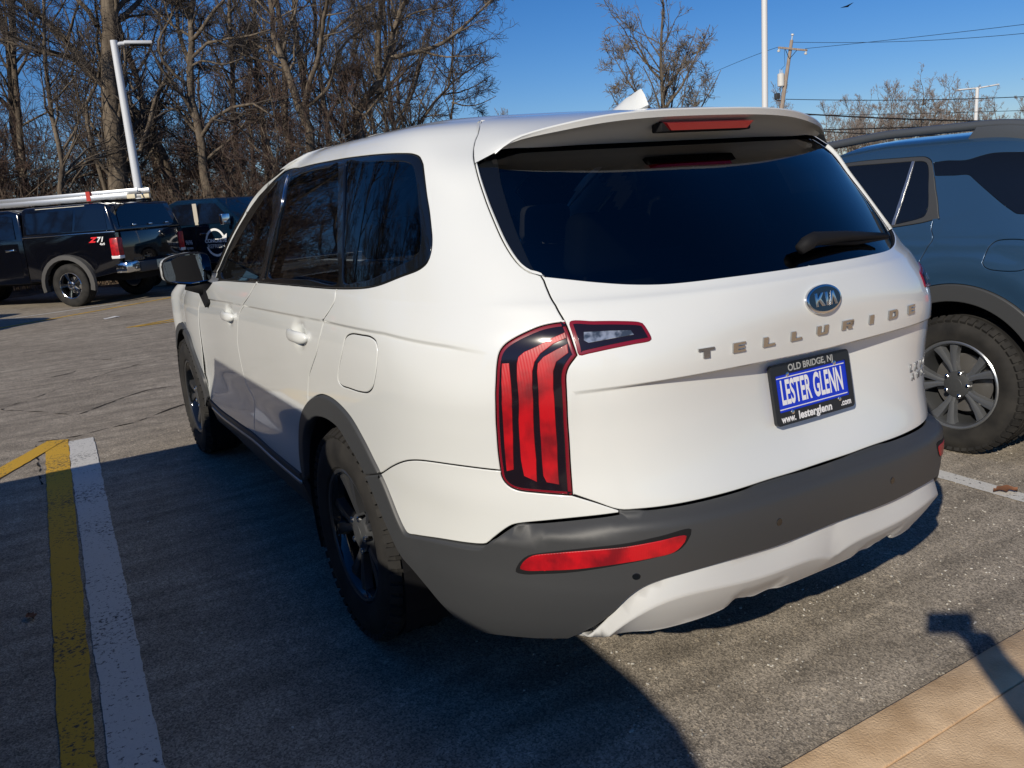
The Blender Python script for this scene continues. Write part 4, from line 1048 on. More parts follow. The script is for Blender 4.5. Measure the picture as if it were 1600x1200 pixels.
    for i in range(nv-1):
        for j in range(W2-1):
            c = ((abs(us[j])+abs(us[j+1]))/2, (vs[i]+vs[i+1])/2)
            pc = P[i*W2+j]
            if c[0] < .78 and .70 < pc[2] < 1.27 and pc[1] < -.6: continue
            if math.hypot(pc[1]-.07, pc[2]-.36) < .47 and abs(pc[0]) > .6 or math.hypot(pc[1]-2.98, pc[2]-.36) < .47 and abs(pc[0]) > .6: continue
            F.append((i*W2+j, i*W2+j+1, (i+1)*W2+j+1, (i+1)*W2+j))
    fc = np.array([((abs(us[f[0] % W2])+abs(us[f[1] % W2]))/2, (vs[f[0]//W2]+vs[f[2]//W2])/2) for f in F])
    bad = np.zeros(len(F), bool)
    for g in gl+[wsq]: bad |= inside(g, fc)
    mesh_obj('inner_shell', P, [f for f, b in zip(F, bad) if not b], M_BLACK, car)
    box('floor_pan', (-.70, -.78, .26), (.70, 3.6, .36), M_BLACK, car)
    box('cargo_floor', (-.72, -.72, .36), (.72, 1.8, .75), M_BLACK, car)
    box('dashboard', (-.8, 1.3, .75), (.8, 2.2, 1.10), M_BLACK, car, bevel=.05)
    for s in (-1, 1):
        for cy in (.07, 2.98):
            V = []; ns = 24
            for k in range(ns+1):
                a = math.radians(-25+230*k/ns)
                for xx in (.975, .58): V.append((s*xx, cy+.455*math.cos(a), .375+.44*math.sin(a)))
            F = [(2*k, 2*k+1, 2*k+3, 2*k+2) for k in range(ns)]
            F.append(tuple(2*k+1 for k in range(ns+1)))
            mesh_obj('wheel_well', V, F, M_BLACK, car)
            wheel('wheel', car, (s*.868, cy, .376), s, style='split', rim_mat=mat('rim_shaded', (.030, .031, .033), .35, coat=.3))  # rims blackened: the shade on the wheels is put into their colour
    for (sx, sy) in ((-.40, .95), (.40, .95), (-.44, .05), (.44, .05), (-.42, -.62), (0, -.62), (.42, -.62)):
        bm = bmesh.new()
        mt = Matrix.Translation((sx, sy, .75)) @ Matrix.Rotation(math.radians(12), 4, 'X')
        box_bm(bm, (-.23, -.06, -.05), (.23, .06, .50), .04, 3, mt)
        if sy > -.5: box_bm(bm, (-.23, 0, -.15), (.23, .45, .0), .04, 3, Matrix.Translation((sx, sy, .75)))
        se = bm_obj('seat', bm, M_SEAT, car, smooth=True)
        bm = bmesh.new(); box_bm(bm, (-.13, -.045, .53), (.13, .045, .70), .035, 3, mt)
        bm_obj('headrest', bm, M_SEAT, se, smooth=True)
    return car
build_white_suv()

# ---------------------------------------------------------------- compact SUV (the blue one on the right)
M_BLUEP = mat('blue_metallic_paint', (.030, .075, .145), .26, metal=.30, coat=1.0)
M_GREYP = mat('grey_metallic_paint', (.10, .105, .11), .3, metal=.3, coat=1.0)
M_RAIL = mat('rail_grey', (.10, .11, .12), .35, metal=.3)
M_ALLOY = mat('machined_alloy', (.36, .375, .39), .28, metal=.8)
def build_compact_suv(label, paint, loc, rotz=0, hero=True):
    car = thing('blue_suv' if hero else 'grey_suv', label, 'SUV', loc, rotz)
    z2v = lambda z: float(np.interp(z, NC.P[:, 7, 2], NC.v))
    L3 = lambda pts, ds=.02: spl([inv(NC, p) for p in pts], ds)
    side = lambda y, z: inv(NC, (-float(np.interp(z, NC.P[:, 8, 2], -NC.P[:, 8, 0])), y, z))
    LS = lambda pts, ds=.02: spl([side(*p) for p in pts], ds)
    RZ, FZ = .36, .36; FY = 2.73
    def arcpts(cy, r, a0, a1, n=14): return [(cy+r*math.cos(math.radians(a)), .36+r*math.sin(math.radians(a))) for a in np.linspace(a0, a1, n)]
    arcR = LS(arcpts(-.02, .530, 170, 12)); arcRi = LS(arcpts(-.02, .440, 168, 14))
    arcF = LS(arcpts(FY, .530, 168, 40)); arcFi = LS(arcpts(FY, .440, 166, 42))
    def dsp(u, v):
        p = NC.pos(np.abs(u), v); d = np.zeros(len(p))
        for cy in (-.02, FY):
            r = np.hypot(p[:, 1]-cy, p[:, 2]-.36)
            up = np.clip((.74-r)/.10, 0, 1); dn = np.clip((r-.52)/.11, 0, 1)
            d += .016*(up*up*(3-2*up))*(dn*dn*(3-2*dn))
        d += .006*np.exp(-((p[:, 2]-1.075)/.02)**2)
        return d
    wt = rev(spl(TR['c_wtop'], .02)); wb = spl(TR['c_wback'], .02); wbo = spl(TR['c_wbot'], .02)
    gap = spl(TR['c_gap'], .02)
    # window outline runs on to the windscreen pillar
    fw = LS([(.98, 1.515), (1.20, 1.43), (1.45, 1.29), (1.62, 1.18)])
    wbot_f = LS([(1.62, 1.18), (1.2, 1.166), (.8, 1.166), (.40, 1.170)])
    wtf = chain(wt, LS([(.85, 1.527), (.98, 1.515)]))                     # back to front
    dlo = chain(rev(wb), wtf, fw, wbot_f, rev(wbo))
    # door gap runs down to the arch
    g_end = min(range(len(arcR)), key=lambda i: (arcR[i][0]-gap[-1][0])**2+(arcR[i][1]-gap[-1][1])**2)
    vt = z2v(1.60); ue = fw[-1][0]+.06
    qloop = chain(spl(TR['c_qtop'], .02), LS([(-.30, 1.505), (-.42, 1.45), (-.52, 1.33), (-.50, 1.265), (-.40, 1.235)]), rev(spl(TR['c_qbot'], .02)))
    fuel = LS([(-.151, 1.002), (-.158, 1.045), (-.178, 1.09), (-.215, 1.11), (-.33, 1.11), (-.355, 1.09), (-.362, 1.04), (-.355, .985), (-.33, .970), (-.19, .970), (-.162, .984), (-.151, 1.002)], .015)
    zb = z2v(.50)
    rear_low = [(u, zb) for u in np.arange(0.0, arcR[0][0], .04)]
    quarter = chain(rear_low, arcR[:g_end+1], rev(gap), rev(wb), wtf, fw, [(ue, fw[-1][1]-.01)], [(ue, v) for v in np.arange(fw[-1][1]+.04, vt, .05)], [(u, vt) for u in np.arange(ue, 0, -.05)], [(0.0, vt)])
    rear_z = z2v(1.10)
    for mi in (False, True):
        bs = panel('body_side', quarter, paint, car, NC, disp=dsp, grid=.035, dark_edge=True, holes=[chain(qloop), chain(fuel)] if not mi else [chain(qloop)], mirror=mi)
        if not mi: panel('fuel_door', chain(fuel), paint, bs, NC, disp=dsp, grid=.03, dark_edge=True)
        panel('quarter_window', chain(qloop), M_GLOSSB, car, NC, off=-.002, thick=.004, inset=0, rnd=.001, grid=.05, mirror=mi)
        sill_z = .44
        rd = chain(gap, arcR[g_end:], LS([(.50, sill_z), (1.02, sill_z)], .04), LS([(1.02, sill_z), (.99, .8), (.98, 1.163)], .04), [p for p in wbot_f if p[0] < side(.98, 1.165)[0]], rev(wbo))
        panel('rear_door', rd, paint, car, NC, disp=dsp, grid=.035, mirror=mi, dark_edge=True)
        fd = chain(LS([(.98, 1.163), (.99, .8), (1.02, sill_z)], .04), LS([(1.02, sill_z), (2.02, sill_z)], .04), LS([(2.02, sill_z), (2.06, .8), (2.0, 1.10)], .04), [p for p in wbot_f if p[0] >= side(.98, 1.165)[0]])
        panel('front_door', fd, paint, car, NC, disp=dsp, grid=.05, mirror=mi, dark_edge=True)
        panel('window_surround', dlo, M_CLAD, car, NC, off=.001, thick=.006, grid=.05, mirror=mi, holes=[chain(spl(TR['c_glass'], .02), LS([(.40, 1.186), (.75, 1.186), (.75, 1.35), (.77, 1.508)]))])
        panel('side_window', chain(spl(TR['c_glass'], .02), LS([(.40, 1.186), (.75, 1.186), (.75, 1.35), (.77, 1.508)])), M_GLOSSB, car, NC, off=-.003, thick=.003, inset=0, rnd=.001, grid=.05, mirror=mi)
        fg = LS([(.83, 1.505), (.98, 1.49), (1.18, 1.41), (1.40, 1.28), (1.55, 1.20), (1.2, 1.187), (.83, 1.187)])
        panel('side_window', chain(fg), M_GLOSSB, car, NC, off=.004, thick=.003, inset=0, rnd=.001, grid=.05, mirror=mi)
        panel('window_divider', chain(lin(TR['c_strip'], .03)), M_SATIN, car, NC, off=.002, thick=.004, inset=0, rnd=.001, grid=.03, mirror=mi)
        panel('arch_moulding', chain(arcR, rev(arcRi)), M_CLAD, car, NC, off=.014, thick=.03, rnd=.006, grid=.035, mirror=mi)
        panel('arch_moulding', chain(arcF, rev(arcFi)), M_CLAD, car, NC, off=.014, thick=.03, rnd=.006, grid=.04, mirror=mi)
        panel('sill', chain(LS([(.42, sill_z-.003), (2.2, sill_z-.003)], .05), LS([(2.2, .29), (.42, .29)], .05)), M_CLAD, car, NC, off=.01, thick=.02, grid=.06, mirror=mi)
        fe = NC.u[-1]
        front = chain(LS([(2.06, 1.085), (2.10, .8), (2.06, sill_z)], .04), arcF, [(arcF[-1][0]+.02, z2v(.45)), (fe, z2v(.45)), (fe, z2v(1.085))])
        panel('front_wing', front, paint, car, NC, grid=.06, mirror=mi)
        panel('roof', chain([(u, vt) for u in np.arange(.0, ue, .05)], [(ue, vt), (ue, float(NC.v[-1])-.003), (0.0, float(NC.v[-1])-.003)]), paint, car, NC, grid=.06, off=-.0005, thick=.004, inset=0, rnd=.001, mirror=mi)
        ws = chain([(u, z2v(1.12)) for u in np.arange(ue, fe, .06)], [(fe, z2v(1.12)), (fe, z2v(1.59))], [(u, z2v(1.59)) for u in np.arange(fe, ue, -.06)], [(ue, z2v(1.59))])
        panel('windscreen', ws, M_GLOSSB, car, NC, grid=.06, off=-.004, thick=.002, inset=0, rnd=.0005, mirror=mi)
        bl = chain([(u, z2v(.497)) for u in np.arange(0.0, arcR[0][0]+.02, .04)], [(arcR[0][0]+.03, z2v(.40))], [(u, z2v(.27)) for u in np.arange(arcR[0][0]-.05, 0, -.05)], [(0.0, z2v(.27))])
        panel('bumper', bl, M_CLAD, car, NC, off=.006, grid=.05, mirror=mi)
        rl = chain([(u, z2v(1.0)) for u in np.arange(.52, 1.00, .03)], [(u, z2v(.90)) for u in np.arange(1.00, .52, -.03)])
        panel('tail_lamp', rl, M_RED, car, NC, off=.006, grid=.03, mirror=mi)
        # roof rail on two feet
        s = -1 if not mi else 1
        pr_ = []
        for y in np.linspace(-.30, 1.15, 24):
            u_, v_ = inv(NC, (-.665, y, 1.60)); p = NC.pos(u_, v_)[0]; pr_.append((s*.672, y, p[2]+.052-.03*max(0, abs(y-.42)-.58)**2*6))
        pr_[0] = (s*.672, -.34, pr_[1][2]-.02)
        V, F = tube_arrays(pr_, [.012]+[.024]*22+[.012], 8)
        rr_ = mesh_obj('roof_rail', V, F, M_RAIL, car, smooth=True)
        for (y0, y1) in ((-.30, .14), (1.02, 1.22)):
            bm = bmesh.new(); z0 = pr_[2 if y0 < 0 else 21][2]
            box_bm(bm, (s*.672-.022, y0, z0-.085), (s*.672+.022, y1, z0+.020), .014, 3)
            for v in bm.verts:
                if v.co.z > z0-.03: v.co.y = y0+(v.co.y-y0)*.86
            bm_obj('rail_foot', bm, M_RAIL, rr_, smooth=True, sharp=40)
    # closed rear: window and plain inner body
    rw = chain([(u, z2v(1.20)) for u in np.arange(0.0, .62, .05)], [(u, z2v(1.50)) for u in np.arange(.60, 0, -.05)], [(0.0, z2v(1.50))])
    for mi in (False, True): panel('rear_window', rw, M_GLOSSB, car, NC, off=.004, grid=.06, inset=0, mirror=mi)
    box('inner_body', (-.62, -.55, .25), (.62, 3.0, 1.12), M_BLACK, car)
    for s in (-1, 1):
        for cy in (-.02, FY):
            V = []; ns = 20
            for k in range(ns+1):
                a = math.radians(-20+220*k/ns)
                for xx in (.945, .58): V.append((s*xx, cy+.445*math.cos(a), .36+.445*math.sin(a)))
            F = [(2*k, 2*k+1, 2*k+3, 2*k+2) for k in range(ns)]+[tuple(2*k+1 for k in range(ns+1))]
            mesh_obj('wheel_well', V, F, M_BLACK, car)
            wheel('wheel', car, (s*.835, cy, .36), s, R=.360, W=.232, rimR=.230, style='split', rim_mat=M_ALLOY, dark=M_CLAD)
    return car
build_compact_suv('blue SUV parked nose-in beyond the right side of the white SUV', M_BLUEP, (3.185, -.10, 0))

CRACKS = [[(-2.137, 5.744), (-1.833, 6.072), (-1.486, 6.517), (-1.104, 6.860), (-0.733, 7.053), (-0.342, 7.332)],
 [(-2.137, 5.713), (-1.856, 5.299), (-1.590, 4.935), (-1.384, 5.098), (-1.187, 5.298), (-0.978, 5.482), (-0.680, 5.442)],
 [(-1.890, 4.199), (-1.726, 4.148), (-1.467, 4.187), (-1.216, 4.227), (-1.032, 4.379), (-0.804, 4.569)],
 [(-1.882, 4.192), (-1.917, 3.537), (-1.943, 2.992)],
 [(-1.686, 7.088), (-1.536, 7.138), (-1.437, 7.257)],
 [(-1.232, 7.883), (-1.044, 7.761)],
 [(-2.129, 3.737), (-1.980, 3.724)],
 [(-0.928, 7.036), (-0.783, 7.166)]]

# ---------------------------------------------------------------- asphalt, paint, pavement
M_ASPH = mat('asphalt', (.13, .12, .105), .9, spec=.25)
def asphalt_nodes(m):
    n, l, b = nodes(m)
    tc = n.new('ShaderNodeTexCoord')
    def noise(sc, det=6, rough=.6):
        x = n.new('ShaderNodeTexNoise'); x.inputs['Scale'].default_value = sc; x.inputs['Detail'].default_value = det; x.inputs['Roughness'].default_value = rough
        l.new(tc.outputs['Object'], x.inputs['Vector']); return x
    def ramp(src, p0, c0, p1, c1):
        r = n.new('ShaderNodeValToRGB'); r.color_ramp.elements[0].position = p0; r.color_ramp.elements[1].position = p1
        r.color_ramp.elements[0].color = (*c0, 1); r.color_ramp.elements[1].color = (*c1, 1); l.new(src, r.inputs[0]); return r
    def mix(a, b_, fac, mode='MULTIPLY'):
        x = n.new('ShaderNodeMix'); x.data_type = 'RGBA'; x.blend_type = mode
        if isinstance(fac, float): x.inputs[0].default_value = fac
        else: l.new(fac, x.inputs[0])
        l.new(a, x.inputs[6]); l.new(b_, x.inputs[7]); return x.outputs[2]
    big = ramp(noise(.35, 5).outputs['Fac'], .3, (.300, .262, .210), .72, (.405, .358, .290))
    mid = ramp(noise(6, 6).outputs['Fac'], .25, (.72, .72, .72), .75, (1.12, 1.12, 1.12))
    v = n.new('ShaderNodeTexVoronoi'); v.inputs['Scale'].default_value = 190; l.new(tc.outputs['Object'], v.inputs['Vector'])
    bw0 = n.new('ShaderNodeRGBToBW'); l.new(v.outputs['Color'], bw0.inputs[0])
    stones = ramp(bw0.outputs[0], .2, (.35, .35, .35), .8, (1.62, 1.60, 1.57))
    v2 = n.new('ShaderNodeTexVoronoi'); v2.inputs['Scale'].default_value = 62; l.new(tc.outputs['Object'], v2.inputs['Vector'])
    bw = n.new('ShaderNodeRGBToBW'); l.new(v2.outputs['Color'], bw.inputs[0])
    chips = ramp(bw.outputs[0], .80, (1, 1, 1), .86, (1.9, 1.85, 1.75))
    dk = ramp(noise(1.6, 8, .7).outputs['Fac'], .30, (.55, .54, .53), .46, (1, 1, 1))
    c = mix(big.outputs[0], mid.outputs[0], 1.0); c = mix(c, stones.outputs[0], .68); c = mix(c, chips.outputs[0], .35); c = mix(c, dk.outputs[0], .55)
    mp = n.new('ShaderNodeMapping'); mp.inputs['Scale'].default_value = (.9, 7, 1); mp.inputs['Rotation'].default_value = (0, 0, .25); l.new(tc.outputs['Object'], mp.inputs[0])
    sn = n.new('ShaderNodeTexNoise'); sn.inputs['Scale'].default_value = 1.3; sn.inputs['Detail'].default_value = 7; l.new(mp.outputs[0], sn.inputs['Vector'])
    st = ramp(sn.outputs['Fac'], .36, (.70, .69, .68), .62, (1.10, 1.09, 1.08)); c = mix(c, st.outputs[0], .8)
    l.new(c, b.inputs['Base Color'])
    bp = n.new('ShaderNodeBump'); bp.inputs['Strength'].default_value = .35; bp.inputs['Distance'].default_value = .005
    ad = n.new('ShaderNodeMath'); ad.operation = 'ADD'; l.new(v.outputs['Distance'], ad.inputs[0]); l.new(noise(40, 8, .7).outputs['Fac'], ad.inputs[1])
    l.new(ad.outputs[0], bp.inputs['Height']); l.new(bp.outputs[0], b.inputs['Normal'])
asphalt_nodes(M_ASPH)
g = mesh_obj('parking_lot', [(-300, -300, 0), (300, -300, 0), (300, 300, 0), (-300, 300, 0)], [(0, 1, 2, 3)], M_ASPH); tag(g, kind='structure')
def paint_mat(name, col, wear=.42):
    m = mat(name, col, .75, spec=.3); n, l, b = nodes(m)
    tc = n.new('ShaderNodeTexCoord'); no = n.new('ShaderNodeTexNoise'); no.inputs['Scale'].default_value = 60; no.inputs['Detail'].default_value = 9; no.inputs['Roughness'].default_value = .75
    n2 = n.new('ShaderNodeTexNoise'); n2.inputs['Scale'].default_value = 2.2; n2.inputs['Detail'].default_value = 3
    l.new(tc.outputs['Object'], no.inputs['Vector']); l.new(tc.outputs['Object'], n2.inputs['Vector'])
    ad = n.new('ShaderNodeMath'); ad.operation = 'MULTIPLY_ADD'; ad.inputs[1].default_value = .30; l.new(n2.outputs['Fac'], ad.inputs[0]); l.new(no.outputs['Fac'], ad.inputs[2])
    ra = n.new('ShaderNodeValToRGB'); ra.color_ramp.elements[0].position = wear; ra.color_ramp.elements[1].position = wear+.05
    ra.color_ramp.elements[0].color = (.07, .066, .06, 1); ra.color_ramp.elements[1].color = (*col, 1)
    e = ra.color_ramp.elements.new(min(wear+.40, .98)); e.color = (*[c*.86 for c in col], 1)
    l.new(ad.outputs[0], ra.inputs[0]); l.new(ra.outputs[0], b.inputs['Base Color'])
    bp = n.new('ShaderNodeBump'); bp.inputs['Strength'].default_value = .5; bp.inputs['Distance'].default_value = .004
    l.new(no.outputs['Fac'], bp.inputs['Height']); l.new(bp.outputs[0], b.inputs['Normal'])
    return m
M_LW = paint_mat('white_line_paint', (.66, .645, .60), .535); M_LY = paint_mat('yellow_line_paint', (.66, .39, .045), .555)
def stripe(name, a, b, w0, w1, material, z=.004, jag=.006, rng=random.Random(3)):
    """a painted stripe on the ground from a to b with slightly ragged edges"""
    a, b = Vector((*a, 0)), Vector((*b, 0)); d = (b-a); L_ = d.length; d /= L_; nrm = Vector((-d.y, d.x, 0)); n = max(4, int(L_/.03))
    V = []; e0 = e1 = 0
    for i in range(n+1):
        t = i/n; w = w0+(w1-w0)*t; e0 = e0*.7+rng.uniform(-jag, jag)*.5; e1 = e1*.7+rng.uniform(-jag, jag)*.5
        p = a+d*(L_*t)
        V += [tuple(p+nrm*(w/2+e0)+Vector((0, 0, z))), tuple(p-nrm*(w/2+e1)+Vector((0, 0, z)))]
    o = mesh_obj(name, V, [(2*i, 2*i+1, 2*i+3, 2*i+2) for i in range(n)], material); tag(o, kind='structure'); return o
stripe('white_line', (-1.625, 4.00), (-1.80, -.9), .165, .135, M_LW)
stripe('yellow_line', (-1.775, 4.09), (-1.945, -.9), .15, .09, M_LY)
stripe('yellow_line', (-1.775, 4.11), (-2.75, 2.35), .13, .16, M_LY, z=.0065)
stripe('white_line', (1.95, .60), (1.84, -1.20), .10, .10, M_LW)
stripe('white_line', (2.45, 5.4), (1.95, .60), .10, .10, M_LW)
stripe('yellow_line', (-2.6, 12.65), (.95, 14.95), .10, .10, M_LY)
stripe('yellow_line', (-.55, 10.65), (.85, 11.25), .10, .10, M_LY)
stripe('yellow_line', (-.45, 10.62), (.75, 10.70), .10, .06, M_LY, z=.0065)
stripe('white_line', (-3.2, 14.0), (-.2, 14.9), .09, .09, M_LW)
stripe('white_line', (.9, 16.2), (3.2, 17.2), .09, .09, M_LW)
# cracks
M_CRACK = mat('crack_black', (.030, .027, .024), .95, spec=.1)
def crack(pts, w=.012, seed=1):
    rng = random.Random(seed); P = []
    for (p, q) in zip(pts[:-1], pts[1:]):
        p, q = Vector(p), Vector(q); n = max(2, int((q-p).length/.06))
        for i in range(n): P.append(p.lerp(q, i/n))
    P.append(Vector(pts[-1])); V = []; off = 0
    for i, p in enumerate(P):
        d = (P[min(i+1, len(P)-1)]-P[max(i-1, 0)]).normalized(); nr = Vector((-d.y, d.x)); off = off*.8+rng.uniform(-.018, .018); ww = w*max(0, rng.uniform(-.35, 1.2))
        c = p+nr*off; V += [(c.x+nr.x*ww, c.y+nr.y*ww, .003), (c.x-nr.x*ww, c.y-nr.y*ww, .003)]
    o = mesh_obj('crack', V, [(2*i, 2*i+1, 2*i+3, 2*i+2) for i in range(len(P)-1)], M_CRACK); tag(o, kind='structure')
for k, c in enumerate(CRACKS): crack(c, .007+.003*(k % 3), k+1)
# pavement the photographer stands on, with its kerb edge
M_CONC = mat('tan_concrete', (.42, .30, .20), .9, spec=.3)
add_noise_color(M_CONC, (.58, .395, .225), (.84, .61, .375), 9, 10, .3, .7)
add_bump(M_CONC, 160, .6, .005, detail=8)
KH = .02
def kerb():
    ky = -1.306
    root = thing('pavement', 'tan concrete pavement slab along the rear of the white SUV', 'pavement'); root['kind'] = 'structure'
    x = -2.3; k = 0
    while x < 14:
        w = 1.52; bm = bmesh.new()
        box_bm(bm, (x+.002, -6.0, -.05), (x+w-.002, ky-.153, KH), .003, 1); bm_obj('slab', bm, M_CONC, root, smooth=True, sharp=40)
        bm = bmesh.new()
        box_bm(bm, (x+.003, ky-.150, -.05), (x+w-.003, ky, KH+.0015), .006, 2); bm_obj('kerbstone', bm, M_CONC, root, smooth=True, sharp=40)
        x += w
kerb()
# loose bits on the asphalt
M_LEAF = mat('dry_leaf', (.20, .085, .04), .8)
def leaf(name, loc, s, rz, material, label):
    bm = bmesh.new(); n = 9; rng = random.Random(int(loc[0]*1000))
    c = [bm.verts.new((0, s*(i/n-.5)*2, .004+.25*s*math.sin(i/n*3.1))) for i in range(n+1)]
    for sd in (-1, 1):
        e = [bm.verts.new((sd*s*.62*math.sin(math.pi*min(i/n*1.02+.02, 1))*(1+.3*rng.uniform(-1, 1)), s*(i/n-.5)*2, .003+.30*s*rng.random()+.2*s)) for i in range(n+1)]
        for i in range(n):
            f = (c[i], c[i+1], e[i+1], e[i]); bm.faces.new(f if sd > 0 else f[::-1])
    o = bm_obj(name, bm, material, None, smooth=True); o.location = (*loc, .004); o.rotation_euler = (0, 0, rz); tag(o, label, 'leaf'); return o
leaf('dry_leaf', (1.872, -.62), .052, .9, M_LEAF, 'brown curled leaf lying on the white line at the right edge')
leaf('dry_leaf', (-2.01, 1.02), .030, .3, M_LEAF, 'small dry leaf in the shade left of the yellow line')
M_LIT = mat('litter_white', (.7, .69, .66), .7)
def pebbles():
    rng = random.Random(11); bm = bmesh.new()
    for i in range(2600):
        if i < 1700: x, y = rng.uniform(-.6, 2.6), rng.uniform(-1.30, .4)
        else: x, y = rng.uniform(-4.5, 2.6), rng.uniform(-1.2, 9)
        s = rng.uniform(.0016, .0045)*(1.6 if rng.random() < .06 else 1)
        m4 = Matrix.Translation((x, y, s*.4)) @ Matrix.Rotation(rng.random()*6.28, 4, 'Z') @ Matrix.Diagonal((s*rng.uniform(.8, 1.8), s, s*.6, 1))
        bmesh.ops.create_icosphere(bm, subdivisions=1, radius=1, matrix=m4)
    m = mat('grit', (.45, .42, .36), .85); add_noise_color(m, (.18, .16, .13), (.62, .59, .52), 3.5, 2, .4, .6)
    tag(bm_obj('grit', bm, m), 'loose pale grit scattered over the asphalt', 'grit', kind='stuff')
pebbles()
def scrap(loc, s, label, rz):
    bm = bmesh.new(); vs = [bm.verts.new(p) for p in ((-s, -s*.4, .004), (s*.2, -s*.55, .012), (s, -.1*s, .005), (s*.7, s*.5, .016), (-.3*s, s*.45, .006), (-.9*s, s*.2, .013))]
    bm.faces.new(vs); bmesh.ops.triangulate(bm, faces=bm.faces); bmesh.ops.solidify(bm, geom=bm.faces, thickness=.0015)
    o = bm_obj('paper_scrap', bm, M_LIT); o.location = (*loc, 0); o.rotation_euler = (0, 0, rz); tag(o, label, 'litter')
scrap((-.59, 12.35), .14, 'scrap of white litter on the asphalt before the black pickup', .4)
scrap((.86, -1.42), .05, 'scrap of white paper on the tan pavement', .5)
for o in list(bpy.data.objects):
    if o.name.startswith('paper_scrap') and o.location.y < -1.3: o.location.z = KH

# ---------------------------------------------------------------- pickups
M_TRB = mat('black_paint', (.003, .0035, .006), .08, coat=1.0)
M_NAVY = mat('navy_paint', (.003, .012, .026), .08, coat=1.0)
M_FLARE = mat('flare_plastic', (.060, .058, .055), .6)
M_ALU = mat('aluminium', (.62, .63, .64), .35, metal=.85)
M_CREAM = mat('cream_pillar', (.50, .46, .38), .5)
M_DGL = mat('dark_window', (.004, .006, .012), .04, coat=.4)
def side_prism(name, prof, x0, x1, material, parent, bevel=.02, taper=None):
    """a side profile [(y, z)] given width from x0 to x1; taper(z) narrows it"""
    bm = bmesh.new(); a = [bm.verts.new((x0, y, z)) for y, z in prof]; b = [bm.verts.new((x1, y, z)) for y, z in prof]
    n = len(prof); bm.faces.new(a); bm.faces.new(b[::-1])
    for i in range(n): bm.faces.new((a[i], b[i], b[(i+1) % n], a[(i+1) % n]))
    bmesh.ops.recalc_face_normals(bm, faces=bm.faces)
    if taper:
        for v in bm.verts: v.co.x *= taper(v.co.z)
    if bevel: bmesh.ops.bevel(bm, geom=list(bm.edges), offset=bevel, segments=3, profile=.6, affect='EDGES', clamp_overlap=True)
    return bm_obj(name, bm, material, parent, smooth=True, sharp=50)
def sheet(name, pts, th, material, parent, axis='x'):
    """a thin plate from 3-D corner points, thickened inwards"""
    bm = bmesh.new(); vs = [bm.verts.new(p) for p in pts]; f = bm.faces.new(vs); bm.normal_update()
    bmesh.ops.solidify(bm, geom=[f], thickness=th); bmesh.ops.recalc_face_normals(bm, faces=bm.faces)
    return bm_obj(name, bm, material, parent)
